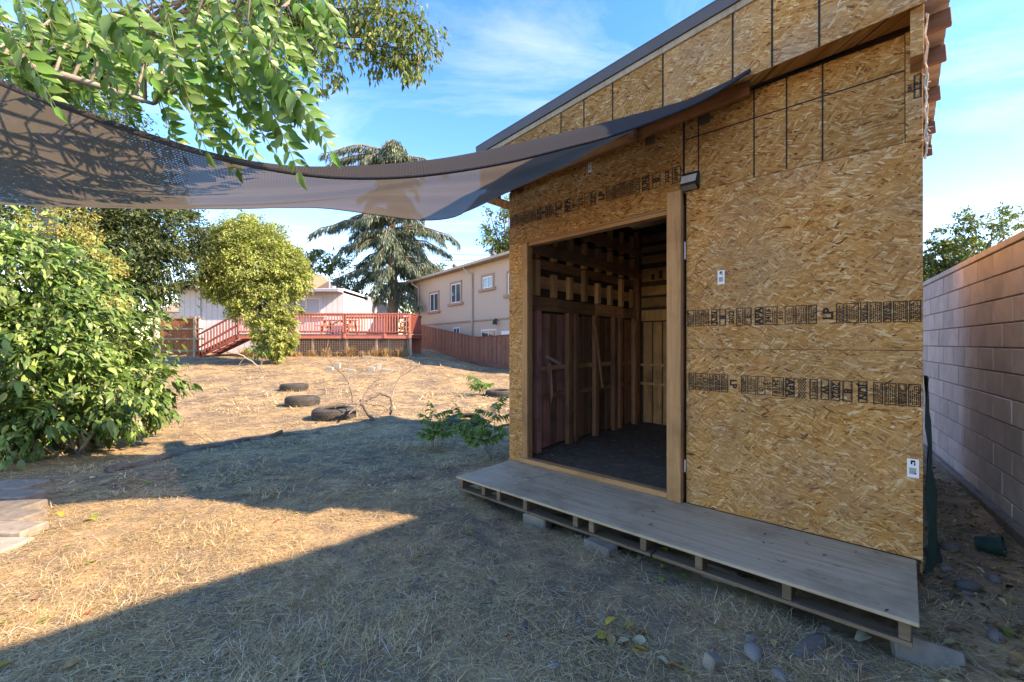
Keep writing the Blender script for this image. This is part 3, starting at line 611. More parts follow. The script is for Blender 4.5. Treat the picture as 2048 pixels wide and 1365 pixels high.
hem_c = curve([(-320, 20, 2.25), (0, 168, 2.4), (150, 224, 2.5), (300, 277, 2.6), (450, 321, 2.66), (600, 349, 2.72), (720, 357, 2.78), (850, 351, 2.82), (1000, 328, 2.86), (1120, 299, 2.88), (1250, 263, 2.90), (1400, 204, 2.92), near_end], NS)
ridge_c = curve([(-320, 12, 2.27), (0, 160, 2.42), (150, 217, 2.52), (300, 270, 2.62), (450, 314, 2.71), (580, 332, 2.90), (720, 331, 3.06), (850, 321, 3.14), (960, 303, 3.18), (1120, 267, 3.16), (1250, 234, 3.12), (1400, 191, 3.02), near_end + Vector((0, .01, .004))], NS)
far_c = curve([(-320, 395, 4.8), (0, 409, 4.5), (150, 413, 4.4), (300, 416, 4.3), (450, 418, 4.3), (560, 416, 4.3), (650, 417, 4.35), (760, 431, 4.45), (850, 441, 4.5), (920, 430, 4.58), far_end], NS)
right_c = np.array([np.array(near_end + Vector((0, .01, .004))).astype(float) * (1 - k_) + np.array(far_end) * k_ for k_ in np.linspace(0, 1, NW)])
left_c = np.array([ridge_c[0] * (1 - k_) + far_c[0] * k_ for k_ in np.linspace(0, 1, NW)])
uu = np.linspace(0, 1, NS)[:, None, None]; vv = np.linspace(0, 1, NW)[None, :, None]
Pt = (1 - vv) * ridge_c[:, None] + vv * far_c[:, None] + (1 - uu) * left_c[None] + uu * right_c[None] - ((1 - uu) * (1 - vv) * ridge_c[0] + uu * (1 - vv) * ridge_c[-1] + (1 - uu) * vv * far_c[0] + uu * vv * far_c[-1])
belly = (4 * vv * (1 - vv)) * (4 * uu * (1 - uu))
Pt[..., 2:3] -= .10 * belly
rip = np.sin(vv * 17 + 2.5 * uu) * .016 + np.sin(vv * 41 + 5 * uu) * .008
Pt[..., 2:3] += rip * np.sqrt(np.clip(belly, 0, 1))
NM = 6
marg = np.stack([hem_c * (1 - k_) + ridge_c * k_ + np.array([0, -.01, .015])[None] * math.sin(math.pi * k_) for k_ in np.linspace(0, 1, NM, endpoint=False)], 1)
G = np.concatenate([marg, Pt], 1); NWt = NW + NM
ii = np.arange(NS * NWt).reshape(NS, NWt)
Fq = np.stack([ii[:-1, :-1], ii[1:, :-1], ii[1:, 1:], ii[:-1, 1:]], -1).reshape(-1, 4)
uvs = np.stack([np.repeat(np.linspace(0, 5.2, NS), NWt), np.tile(np.linspace(0, 2.4, NWt), NS)], -1)
sail = empty('shade_sail', tuple(far_end), label='sagging dark brown mesh shade cloth tied to the shed front', cat='shade cloth')
so_ = link('cloth', arr_mesh('cloth', G.reshape(-1, 3) - np.array(far_end), Fq, smooth_=True, uv=uvs), M['cloth'], sail)
mb = MB(); mb.tube([Vector(p) - far_end for p in hem_c], .011, 7); mb.build('hem', M['hem'], sail, True)
mb = MB(); mb.tube([Vector(p) - far_end for p in far_c], .005, 6); mb.build('hem', M['hem'], sail, True)
mb = MB(); mb.tube([Vector(hem_c[0]) - far_end, Vector((-4.2, 2.45, 3.75)) - far_end], .006, 6); mb.build('rope', M['twine'], sail)
mb = MB(); mb.tube([Vector(far_c[0]) - far_end, Vector((-8.6, 5.6, 3.2)) - far_end], .006, 6); mb.build('rope', M['twine'], sail)

# ================================================================== NEIGHBOUR'S STUCCO HOUSE
def wall_frame(P0, P1):       # frame on a vertical wall from P0 (left) to P1 (right), y axis into the wall
    d = Vector((P1[0] - P0[0], P1[1] - P0[1], 0)); return math.atan2(d.y, d.x)
HB = Vector((-6.84, 30.0, 0)); HA = math.atan2(-.81, .587); hU = Vector((math.cos(HA), math.sin(HA), 0))
def hp(x, y):                 # pixel -> (k,z) on that wall, used to read window positions
    r0 = (x - CX) / F_PX; det = r0 * (-hU.y) + hU.x; k = (HB.x * (-hU.y) + HB.y * hU.x) / det; tt = (r0 * HB.y - HB.x) / det
    return tt, H - (y - HY) / F_PX * k
hb = empty('stucco_house', HB, HA, label='two storey beige stucco house behind the red board fence', cat='house')
HW, HD, EZ = 17.0, 8.0, 5.62
part_box('wall', M['stucco'], hb, 0, HW, 0, HD, -.3, EZ, bevel=.01)
mb = MB(); mb.add([(-.5, -.42, EZ), (HW + .4, -.42, EZ), (HW + .4, HD + .4, EZ), (-.5, HD + .4, EZ), (-.5, -.42, EZ + .09), (HW + .4, -.42, EZ + .09), (HW + .4, HD + .4, EZ + .09), (-.5, HD + .4, EZ + .09), (2.2, HD / 2, EZ + 1.0), (HW - 2, HD / 2, EZ + 1.0)],
       [(3, 2, 1, 0), (0, 1, 5, 4), (1, 2, 6, 5), (2, 3, 7, 6), (3, 0, 4, 7), (4, 5, 9, 8), (5, 6, 9), (6, 7, 8, 9), (7, 4, 8)])
rf = mb.build('roof', M['shingle'], hb)
part_box('gutter', M['gutter'], hb, -.52, HW + .42, -.53, -.43, EZ - .02, EZ + .11, bevel=.01)
for k_, z_ in ((5.4, EZ + .28), (9.6, EZ + .30), (13, EZ + .3)):
    b_ = MB(); b_.tube([(k_, .35, z_ - .15), (k_, .35, z_ + .12), (k_, .2, z_ + .25)], [.13, .15, .12], 10); b_.build('roof_vent', M['trim'], rf)
part_box('belt_course', M['stucco2'], hb, -.03, HW, -.05, -.002, 2.62, 2.70, bevel=.008)
def window(root, x0, x1, z0, z1, frame, trim=None, sill=None, blind=False, depth=.06, yy=0):
    wn = MB()
    fw = .055
    wn.box(x0, x1, yy - .03, yy - .001, z0, z0 + fw); wn.box(x0, x1, yy - .03, yy - .001, z1 - fw, z1); wn.box(x0, x0 + fw, yy - .0299, yy - .0011, z0 + fw, z1 - fw); wn.box(x1 - fw, x1, yy - .0299, yy - .0011, z0 + fw, z1 - fw)
    xm = (x0 + x1) / 2; wn.box(xm - fw / 2, xm + fw / 2, yy - .0298, yy - .0012, z0 + fw, z1 - fw)
    wo = wn.build('window', frame, root)
    for a, b in ((x0 + fw, xm - fw / 2), (xm + fw / 2, x1 - fw)):
        mb = MB(); mb.box(a, b, yy - .012, yy - .003, z0 + fw, z1 - fw); mb.build('pane', M['blind'] if blind else M['glass'], wo)
    if trim is not None:
        t_ = .13; mb = MB(); mb.box(x0 - t_, x1 + t_, yy - .05, yy - .0005, z1 + .001, z1 + t_); mb.box(x0 - t_, x0 - .001, yy - .0495, yy - .0006, z0, z1); mb.box(x1 + .001, x1 + t_, yy - .0495, yy - .0006, z0, z1); mb.build('trim', trim, wo)
        mb = MB(); mb.box(x0 - .3, x1 + .3, yy - .12, yy - .0007, z0 - .14, z0 - .001); mb.build('sill', sill or trim, wo, bevel=.01)
for a, b, c, d in ((861, 589, 877, 624), (903, 570, 922, 608), (966, 556, 986, 579), (1017, 548, 1036, 590)):
    (k0, z1), (k1, z1b) = hp(a, b), hp(c, b); (_, z0) = hp(a, d); window(hb, k0, k1, z0, z1, M['frame'], M['stucco2'])
for a, b, c, d in ((907, 656, 920, 668), (963, 660, 993, 680)):
    (k0, z1), (k1, _) = hp(a, b), hp(c, b); (_, z0) = hp(a, d); window(hb, k0, k1, z0 - .5, z1, M['frame'], None)
k0, z0 = hp(1004, 660); part_box('side_door', M['frame'], hb, k0, k0 + .9, -.05, -.001, .2, 2.05)
for x_p in (839, 946):
    k0, _ = hp(x_p, 600); mb = MB(); mb.tube([(k0 - .25, -.45, EZ), (k0 - .2, -.4, EZ - .18), (k0, -.09, EZ - .4), (k0, -.07, EZ - .6), (k0, -.07, 2.8), (k0 + .05, -.1, 2.65), (k0, -.07, 2.5), (k0, -.07, .2)], .055, 8); mb.build('downspout', M['gutter'], hb, True)
k0, z0 = hp(996, 645); mb = MB(); mb.tube([(k0, -.02, z0 + .1), (k0, -.15, z0 + .16), (k0, -.2, z0 + .1)], .03, 6); mb.tube([(k0, -.2, z0 + .12), (k0, -.2, z0 + .08), (k0, -.2, z0 - .12)], [.05, .1, .12], 8); mb.build('wall_lamp', M['blackp'], hb)

# ================================================================== RED BOARD FENCE
FA, FB = Vector((-6.15, 27.0, 0)), Vector((.55, 18.97, 0)); fA = math.atan2((FB - FA).y, (FB - FA).x); fLn = (FB - FA).length
fence = empty('board_fence', FA, fA, label='tall dark red board fence in front of the stucco house', cat='fence')
def ftopz(k): return np.interp(k, [0, .60, .66, 1], [2.66, 1.80, 1.74, 1.86])
nb = 62; bwid = fLn / nb; bd_ = None
for i in range(nb):
    k_ = (i + .5) / nb; q_ = FA.lerp(FB, k_); z0 = gz(q_.x, q_.y) - .02; z1 = float(ftopz(k_)); yy = 0 if i % 2 else .018
    wdt = bwid * (.5 if i % 2 == 0 else .62)
    mb = MB(); za = float(ftopz(i / nb)); zb = float(ftopz((i + 1) / nb)); x0, x1 = (i + .5) * bwid - wdt, (i + .5) * bwid + wdt
    x0, x1 = (i + .5) * bwid - wdt * .9, (i + .5) * bwid + wdt * .9
    mb.add([(x0, yy - .018, z0), (x1, yy - .018, z0), (x1, yy, z0), (x0, yy, z0), (x0, yy - .018, za), (x1, yy - .018, zb), (x1, yy, zb), (x0, yy, za)], [(0, 3, 2, 1), (4, 5, 6, 7), (0, 1, 5, 4), (1, 2, 6, 5), (2, 3, 7, 6), (3, 0, 4, 7)])
    mb.build('fence_board', M['fence_red'], fence)
ks = [0, .3, .6, .66, 1]
for a, b in zip(ks[:-1], ks[1:]):
    mb = MB(); mb.beam((a * fLn, -.01, float(ftopz(a)) + .02), (b * fLn, -.01, float(ftopz(b)) + .02), .1, .035); mb.build('cap_rail', M['fence_red'], fence)
    qa, qb = FA.lerp(FB, a), FA.lerp(FB, b); mb = MB(); mb.beam((a * fLn, -.035, gz(qa.x, qa.y) + .07), (b * fLn, -.035, gz(qb.x, qb.y) + .07), .03, .16); mb.build('kick_board', M['fence_red'], fence)

# ================================================================== GREY HOUSE, DECK
hg = empty('grey_house', (-18.3, 23.6, 0), 0, label='pale grey house with vertical siding behind the red deck', cat='house')
GF = 23.6
part_box('wall', M['siding'], hg, 0, 9.05, 0, 9, .3, 4.47, bevel=.01)
part_box('wall', M['siding'], hg, 5.9, 8.6, -.005, .0, 1, 4.3, bevel=0)
for i in range(31):
    x_ = .02 + i * .3; part_box('siding_groove', M['fascia'], hg, x_, x_ + .018, -.003, 0 if x_ < 5.88 or x_ > 8.62 else -.0052, .9, 4.46, bevel=0) if not (5.88 < x_ < 8.62) else part_box('siding_groove', M['fascia'], hg, x_, x_ + .018, -.008, -.0051, 1.0, 4.29, bevel=0)
part_box('downpipe', M['siding'], hg, 1.15, 1.24, -.09, -.001, .9, 4.5, bevel=.01)
# main gable roof on the left, low roof on the right
def roof_tiles(parent, x0, x1, y0, y1, z0, z1, rows, mat):
    for r_ in range(rows):
        a, b = r_ / rows, (r_ + 1) / rows; mb = MB(); ya, yb = y0 + (y1 - y0) * a, y0 + (y1 - y0) * b + .03; za, zb = z0 + (z1 - z0) * a, z0 + (z1 - z0) * b
        mb.add([(x0, ya, za), (x1, ya, za), (x1, yb, zb), (x0, yb, zb), (x0, ya, za + .03), (x1, ya, za + .03), (x1, yb, zb + .012), (x0, yb, zb + .012)], [(0, 3, 2, 1), (4, 5, 6, 7), (0, 1, 5, 4), (1, 2, 6, 5), (2, 3, 7, 6), (3, 0, 4, 7)]); mb.build('shingle_course', mat, parent)
rfm = MB(); rfm.add([(-.3, -.62, 4.48), (6.1, -.62, 4.48), (6.1, 4, 5.82), (-.3, 4, 5.82), (-.3, 9.3, 4.5), (6.1, 9.3, 4.5)], [(0, 1, 2, 3), (3, 2, 5, 4), (0, 3, 4), (1, 5, 2), (0, 4, 5, 1)]); rfo = rfm.build('roof', M['shingle'], hg)
roof_tiles(rfo, -.32, 6.12, -.66, 4, 4.50, 5.85, 14, M['shingle'])
part_box('fascia', M['fascia'], hg, -.35, 6.15, -.70, -.665, 4.36, 4.55, bevel=.005)
part_box('soffit', M['siding'], hg, -.3, 6.1, -.66, -.001, 4.44, 4.472, bevel=0)
part_box('low_roof', M['fascia'], hg, 5.5, 9.05, -.75, 4, 4.20, 4.36, bevel=.01)
rm2 = MB(); rm2.add([(5.0, 2, 4.4), (8.0, 2, 4.4), (6.0, 5, 5.6), (5.0, 5, 5.6), (8.0, 8, 4.4), (5, 8, 4.4)], [(0, 1, 2, 3), (1, 4, 2), (2, 4, 5, 3)]); rm2.build('rear_roof', M['shingle_dk'], hg)
mb = MB(); mb.tube([(8.25, .6, 4.36), (8.25, .6, 4.55)], .09, 10); mb.tube([(8.25, .6, 4.55), (8.25, .6, 4.66)], .14, 10); mb.build('vent_pipe', M['fascia'], hg)
mb = MB(); mb.tube([(7.0, 3, 4.4), (7.0, 3, 5.55)], .06, 8); mb.build('vent_pipe', M['fascia'], hg)
window(hg, 6.25, 7.78, 3.02, 3.92, M['frame'], M['siding'], M['siding'], True, yy=-.006)
# deck
DZ, DY0, DY1 = 1.885, 20.9, 23.3
DX0, DX1 = -13.3, -4.93
deck = empty('deck', (0, 0, 0), 0, label='raised red timber deck with slatted railings behind the tyres', cat='deck')
nbd = 17
for i in range(nbd):
    y0 = DY0 + (DY1 - DY0) * i / nbd; part_box('deck_board', M['deck_red'], deck, DX0, DX1, y0, y0 + (DY1 - DY0) / nbd - .01, DZ - .035, DZ, bevel=0)
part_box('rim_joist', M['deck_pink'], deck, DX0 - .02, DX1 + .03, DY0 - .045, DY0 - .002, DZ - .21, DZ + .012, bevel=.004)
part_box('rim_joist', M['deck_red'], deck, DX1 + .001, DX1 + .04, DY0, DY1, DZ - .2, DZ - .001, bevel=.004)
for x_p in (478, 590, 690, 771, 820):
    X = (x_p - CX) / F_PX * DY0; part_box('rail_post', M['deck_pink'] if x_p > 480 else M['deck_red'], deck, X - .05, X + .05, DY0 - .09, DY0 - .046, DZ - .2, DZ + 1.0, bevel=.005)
def railing(p0, p1, nbal, mat, zt=1.0, zb=.12):
    a, b = Vector(p0), Vector(p1)
    for zz_, hh, ww in ((zt, .05, .11), (zt - .07, .08, .035), (zb, .08, .035)):
        mb = MB(); mb.beam(a + Vector((0, 0, zz_)), b + Vector((0, 0, zz_)), ww, hh); mb.build('rail', mat, deck, bevel=.004)
    bal = MB(); bal.box(-.019, .019, -.019, .019, zb - .02, zt - .03); me = bal.mesh('baluster'); me.materials.append(mat)
    for i in range(nbal): o = link('baluster', me, None, deck); o.location = a.lerp(b, (i + .5) / nbal) + Vector((0, -.041, 0))
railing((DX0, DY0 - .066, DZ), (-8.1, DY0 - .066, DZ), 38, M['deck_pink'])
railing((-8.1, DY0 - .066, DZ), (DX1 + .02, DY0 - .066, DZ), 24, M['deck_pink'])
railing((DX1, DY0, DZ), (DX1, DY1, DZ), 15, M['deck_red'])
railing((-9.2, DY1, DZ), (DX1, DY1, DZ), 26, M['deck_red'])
for x_p in (623, 692, 752, 820):
    X = (x_p - CX) / F_PX * 20.85; part_box('support_post', M['post_wood'], deck, X - .05, X + .05, 20.93, 21.03, gz(X, 20.95) - .05, DZ - .036, bevel=.006)
for X, Y in ((-6.4, 22.3), (-5.5, 22.8), (-9, 22.5), (-11, 22)): part_box('support_post', M['post_wood'], deck, X - .05, X + .05, Y, Y + .1, gz(X, Y) - .05, DZ - .036, bevel=.006)
mb = MB()
x_ = -10.6
while x_ < DX1: mb.box(x_ - .004, x_ + .004, 20.90, 20.908, .78, DZ - .22); x_ += .085
for z_ in np.arange(.84, DZ - .22, .085): mb.box(-10.6, DX1, 20.893, 20.899, z_ - .004, z_ + .004)
mb.build('wire_mesh', M['wire'], deck, kind='stuff')
# stairs going down to the left
SX0, SX1 = DX0 - .03, -15.25; szb = gz(-15.2, 20.9) - .02
for y0 in (20.86, 21.95):
    mb = MB(); mb.beam((SX0, y0, DZ - .12), (SX1, y0, szb + .10), .045, .27); mb.build('stringer', M['deck_red'], deck)
for i in range(6):
    k_ = (i + .5) / 6; mb = MB(); X = SX0 + (SX1 - SX0) * k_; Zs = DZ + (szb - DZ) * (i + 1) / 6.4; mb.box(X - .16, X + .16, 20.9, 21.92, Zs - .02, Zs + .02); mb.build('tread', M['deck_red'], deck, bevel=.004)
mb = MB(); mb.beam((SX0, 20.83, DZ + .98), (SX1 - .1, 20.83, szb + 1.02), .11, .06); mb.build('handrail', M['deck_red'], deck)
mb = MB(); mb.beam((SX0, 20.83, DZ + .42), (SX1, 20.83, szb + .44), .035, .09); mb.build('handrail', M['deck_red'], deck)
part_box('newel_post', M['deck_red'], deck, SX1 - .05, SX1 + .05, 20.78, 20.88, szb, szb + 1.0, bevel=.005)
for i in range(13):
    k_ = (i + .5) / 13; X = SX0 + (SX1 - SX0) * k_; z_ = DZ + (szb - DZ) * k_; mb = MB(); mb.box(X - .022, X + .022, 20.81, 20.85, z_ + .0, z_ + .96); mb.build('baluster', M['deck_red'], deck)
part_box('footing', M['concrete'], deck, SX1 - .15, SX1 + .2, 20.7, 21.1, szb - .12, szb + .02, bevel=.01)
part_box('dark_backdrop', M['deck_red'], deck, DX0, DX1, 23.32, 23.36, .5, DZ - .04, bevel=0)  # red-brown backdrop sheet added to darken the open space under the deck
# picnic table on the deck
pt = empty('picnic_table', (-8.85, 22.1, DZ), 0, label='dark picnic table with crossed legs standing on the red deck', cat='picnic table')
for i in range(5): part_box('top_plank', M['barn_x'], pt, -.95, .95, -.36 + .145 * i, -.36 + .145 * i + .135, .72, .755, bevel=.004)
for s_ in (-1, 1):
    part_box('bench', M['barn_x'], pt, -.95, .95, s_ * .62 - .13, s_ * .62 + .13, .42, .455, bevel=.004)
for x_ in (-.65, .65):
    for s_ in (-1, 1): mb = MB(); mb.beam((x_ + .02 * s_, s_ * .2, .715), (x_ + .02 * s_, s_ * .68, .0), .04, .09, (1, 0, 0)); mb.build('leg', M['barn_x'], pt)
    part_box('cross_beam', M['barn_x'], pt, x_ - .045, x_ - .005, -.7, .7, .33, .41, bevel=.003)
    mb = MB(); mb.beam((x_, 0, .37), (x_ * .1, 0, .70), .04, .07); mb.build('brace', M['barn_x'], pt)
# cedar gate beside the house
gt = empty('fence_gate', (-16.9, 20.6, 0), 0, label='reddish cedar board gate with grey rails next to the deck stairs', cat='gate')
for i in range(13): part_box('gate_board', M['gate_wood'], gt, i * .145, i * .145 + .138, 0, .02, .85 + .02 * (i % 3), 2.72 + .03 * math.sin(i * 2.1), bevel=.003)
for z_ in (1.05, 1.62, 2.1, 2.62): part_box('gate_rail', M['grey_wood'], gt, -.2, 2.15, -.045, -.001, z_, z_ + .085, bevel=.004)
part_box('gate_post', M['grey_wood'], gt, 1.72, 1.82, -.145, -.046, .75, 2.72, bevel=.005)
part_box('gate_post', M['grey_wood'], gt, -.3, -.2, -.06, .04, .75, 2.75, bevel=.005)
# far pale house left of the grey one
fh = empty('far_house', (-27.5, 34, 0), 0, label='distant pale house with a low roof seen left of the grey house', cat='house')
part_box('wall', M['siding'], fh, 0, 8.5, 0, 6, 0, 3.9); mb = MB(); mb.add([(-.4, -.5, 3.9), (8.9, -.5, 3.9), (8.9, 3, 5.4), (-.4, 3, 5.4), (-.4, 6.5, 3.9), (8.9, 6.5, 3.9)], [(0, 1, 2, 3), (3, 2, 5, 4), (0, 3, 4), (1, 5, 2), (0, 4, 5, 1)]); mb.build('roof', M['shingle'], fh)
window(fh, 6.6, 7.5, 2.2, 2.9, M['frame'])
# unseen garage form added beyond the block wall so its eave shades the foreground
ng = empty('shadow_caster_garage', (5.35, 1.98, 0), math.atan2(.669, .743), label='unseen garage form added beyond the block wall to shade the foreground', cat='garage')
part_box('wall', M['stucco'], ng, -9, 2.2, -4.2, -.25, 0, 4.35)
mb = MB(); mb.add([(-9.3, .05, 4.4), (2.5, .05, 4.4), (2.5, -2.2, 5.3), (-9.3, -2.2, 5.3), (-9.3, -4.5, 4.4), (2.5, -4.5, 4.4)], [(0, 1, 2, 3), (3, 2, 5, 4), (0, 3, 4), (1, 5, 2), (0, 4, 5, 1)]); mb.build('roof', M['shingle'], ng)
# overhead wires
def wire(a, b, sag, lab):
    a, b = Vector(a), Vector(b); mb = MB(); P = [a.lerp(b, k_ / 24) - Vector((0, 0, sag * 4 * (k_ / 24) * (1 - k_ / 24))) for k_ in range(25)]; mb.tube(P, .02, 5); mb.build('overhead_wire', M['cable'], None, label=lab, cat='wire', group='utility wires behind the trees')
wire(px(300, 478, 44), px(1200, 512, 44), .5, 'upper utility wire crossing the sky behind the conifer')
wire(px(300, 508, 40), px(1150, 520, 40), .3, 'lower utility wire crossing the sky behind the conifer')
wire(px(560, 560, 26), px(760, 440, 44), .2, 'slanting service wire rising from the grey house roof')

# ================================================================== TREES
def crown(blobs, n_, leaf, base, var, alt=None, p=.2, droop=.3, shell=.55, TV=LEAF, TF=LEAF_F, squash=1.0, size_var=.3, clump=60, crad=.28):
    """blobs: list of (centre, (rx,ry,rz)); leaves gathered in clumps through the shells of the blobs"""
    vol = np.array([b[1][0] * b[1][2] for b in blobs]); pr = vol / vol.sum()
    nc = max(1, n_ // clump); bi_ = rng.choice(len(blobs), nc, p=pr)
    C = np.array([b[0] for b in blobs])[bi_]; Rr = np.array([b[1] for b in blobs])[bi_]
    dv = nrm(rng.normal(size=(nc, 3))); rad = (shell + (1 - shell) * rng.random((nc, 1)) ** .6) * (1 + .13 * rng.normal(size=(nc, 1)))
    cc_ = C + dv * rad * Rr; cl = 1 + .18 * rng.normal(size=nc)
    k_ = np.repeat(np.arange(nc), clump); cr = crad * np.mean(Rr, 1)[k_][:, None]
    pos = cc_[k_] + rng.normal(size=(len(k_), 3)) * cr * np.array([.6, .6, .45])
    out = nrm(dv[k_] + .7 * rng.normal(size=(len(k_), 3))); out[:, 2] -= droop; out = nrm(out)
    nor = nrm(np.array([0, 0, 1.0]) + .55 * dv[k_] + .6 * rng.normal(size=(len(k_), 3)))
    colr = colvar(len(k_), base, var, alt, p) * np.clip(cl[k_], .6, 1.5)[:, None]
    return scatter(TV, TF, pos, out, nor, leaf * (1 + size_var * rng.normal(size=len(k_))).clip(.4, 2), colr), cc_
def limb_mesh(base, tops, r0, n_=7, jit=.15):
    mb = MB(); base = Vector(base)
    for tpt, rr in tops:
        tpt = Vector(tpt); P = [base.lerp(tpt, k_ / 6) + Vector(rng.normal(size=3) * jit * math.sin(math.pi * k_ / 6)) for k_ in range(7)]
        mb.tube(P, [r0 * rr * (1 - .8 * k_ / 6) for k_ in range(7)], n_)
    return mb
def tree(name, base, trunk_top, r0, blobs, n_, leaf, colr, var, mat, bark, label, cat='tree', group=None, nlimb=14, **kw):
    root = empty(name, base, label=label, cat=cat, group=group); b = Vector(base)
    mb = MB(); tt = Vector(trunk_top); P = [b + Vector((0, 0, -.1)) + (tt - b) * (k_ / 8) + Vector((math.sin(k_ * 1.3) * r0 * .5, math.cos(k_) * r0 * .3, 0)) for k_ in range(9)]
    mb.tube([p_ - b for p_ in P], [r0 * (1.25 if k_ == 0 else 1 - .07 * k_) for k_ in range(9)], 10); mb.build('trunk', bark, root, True)
    (V_, F_, C_), cc_ = crown(blobs, n_, leaf, colr, var, **kw)
    V_[:, 2] = np.maximum(V_[:, 2], ground_z(V_[:, 0], V_[:, 1]) + .02)
    tops = [(Vector(cc_[i]) - b, .45 + .2 * random.random()) for i in rng.choice(len(cc_), min(nlimb, len(cc_)), replace=False)]
    limb_mesh(P[5] - b, tops, r0).build('limbs', bark, root, True)
    link('crown', arr_mesh('crown', V_ - np.array(b), F_, C_), mat, root)
    return root
def at(x, y, Z): return tuple(px(x, y, Z))
# rounded yellow-green tree in front of the deck
tx, ty = -9.7, 17.5; tg = gz(tx, ty)
bl = [(at(505, 530, 17.5), (1.75, 1.6, 1.6)), (at(500, 480, 17.5), (1.35, 1.3, .85)), (at(455, 560, 17.5), (1.0, 1.0, 1.0)), (at(570, 545, 17.6), (.85, 1.0, 1.15)), (at(520, 610, 17.4), (1.2, 1.1, .8)), (at(550, 660, 17.4), (.8, .8, .75)), (at(545, 690, 17.4), (.65, .6, .6))]
tree('rounded_tree', (tx, ty, tg), (tx - .5, ty, tg + 2.6), .13, bl, 110000, .105, (.27, .325, .088), .2, M['leaf_far'], M['bark'], 'round yellow green tree standing in front of the red deck', alt=(.38, .39, .14), p=.3, shell=.68, clump=60, crad=.14)
# dark feathery tree behind the bush
b0 = px(270, 690, 14.5); b0 = (b0.x, b0.y, gz(b0.x, b0.y))
bl = [(at(300, 480, 14.5), (1.6, 1.5, 1.7)), (at(240, 520, 14.3), (1.5, 1.5, 1.6)), (at(355, 470, 14.8), (1.0, 1.2, 1.2)), (at(210, 380, 14.6), (2.2, 1.9, 2.0)), (at(120, 250, 14.8), (2.6, 2.2, 2.6)), (at(330, 560, 14.5), (.8, .9, .9)), (at(60, 420, 14.5), (2.2, 2, 2.4)), (at(250, 600, 14.4), (1.0, .9, 1.2))]
tree('feathery_tree', b0, (b0[0] - .6, b0[1], b0[2] + 4.5), .22, bl, 70000, .13, (.062, .09, .032), .3, M['leaf_far'], M['bark_dark'], 'tall dense dark green feathery tree behind the flowering bush', alt=(.14, .17, .055), p=.22, shell=.45, clump=45, crad=.17)
# deciduous trees behind the houses
b0 = (-11.6, 33, 1.2)
tree('far_tree', b0, (b0[0], b0[1], 4.5), .2, [(at(655, 560, 33), (1.9, 1.8, 2.0)), (at(690, 600, 33), (1.8, 1.8, 1.6)), (at(640, 525, 33.5), (1.2, 1.2, 1.0)), (at(715, 640, 33), (1.6, 1.5, 1.6))], 7000, .26, (.085, .125, .035), .25, M['leaf_far'], M['bark'], 'light green tree behind the grey house roof', group='background trees')
b0 = (-3.4, 40, 1.2)
tree('far_tree', b0, (b0[0], b0[1], 5), .2, [(at(880, 555, 40), (2.2, 1.8, 1.2)), (at(840, 620, 40), (3, 2, 2.4))], 5000, .3, (.13, .17, .045), .25, M['leaf_far'], M['bark'], 'yellow green tree between the conifer and the stucco house', group='background trees')
b0 = (-.4, 33, 1.0)
tree('far_tree', b0, (b0[0] + .3, b0[1], 7), .22, [(at(1005, 465, 33), (1.4, 1.5, 1.7)), (at(1035, 440, 33), (1.6, 1.6, 1.6)), (at(1000, 510, 33), (1.0, 1.3, 1.0)), (at(1050, 500, 33), (2, 1.6, 1.8))], 6500, .26, (.115, .16, .04), .25, M['leaf_far'], M['bark'], 'bright green tree rising above the stucco house roof', group='background trees')
for i, (xp, yp, Z, rr, lab, cb) in enumerate(((1960, 480, 15, 1.25, 'wispy green tree standing beyond the block wall', (.10, .14, .03)), (1885, 520, 13, .7, 'smaller dark shrub peeping over the block wall beside the shed', (.05, .085, .022)))):
    c_ = px(xp, yp, Z); b0 = (c_.x, c_.y, gz(c_.x, c_.y))
    bl = [(tuple(c_), (rr, rr, rr * .8)), (tuple(c_ + Vector((rr * .6, 0, rr * .55))), (rr * .6, rr * .6, rr * .4)), (tuple(c_ + Vector((-rr * .6, 0, rr * .3))), (rr * .5, rr * .6, rr * .5)), (tuple(c_ - Vector((rr * .3, 0, rr * .9))), (rr, rr, rr * .6))]
    tree('far_tree', b0, (c_.x, c_.y, c_.z - rr * .3), .12, bl, 5200, .11 if i else .12, cb, .3, M['leaf_far'], M['bark'], lab, group='background trees', alt=(.18, .22, .05), p=.2, clump=40, crad=.2, shell=.2, nlimb=10)
# far mass of trees closing the horizon
mass = []
for i in range(26):
    X = -70 + i * 6 + random.uniform(-2, 2); Y = 62 + random.uniform(-6, 10); mass.append(((X, Y, 2.8), (4.2, 3, 3.2 + random.random())))
(V_, F_, C_), _ = crown(mass, 16000, .7, (.06, .085, .03), .3)
link('distant_trees', arr_mesh('distant_trees', V_, F_, C_), M['leaf_far'], None, label='distant belt of trees along the horizon', cat='trees', kind='stuff')

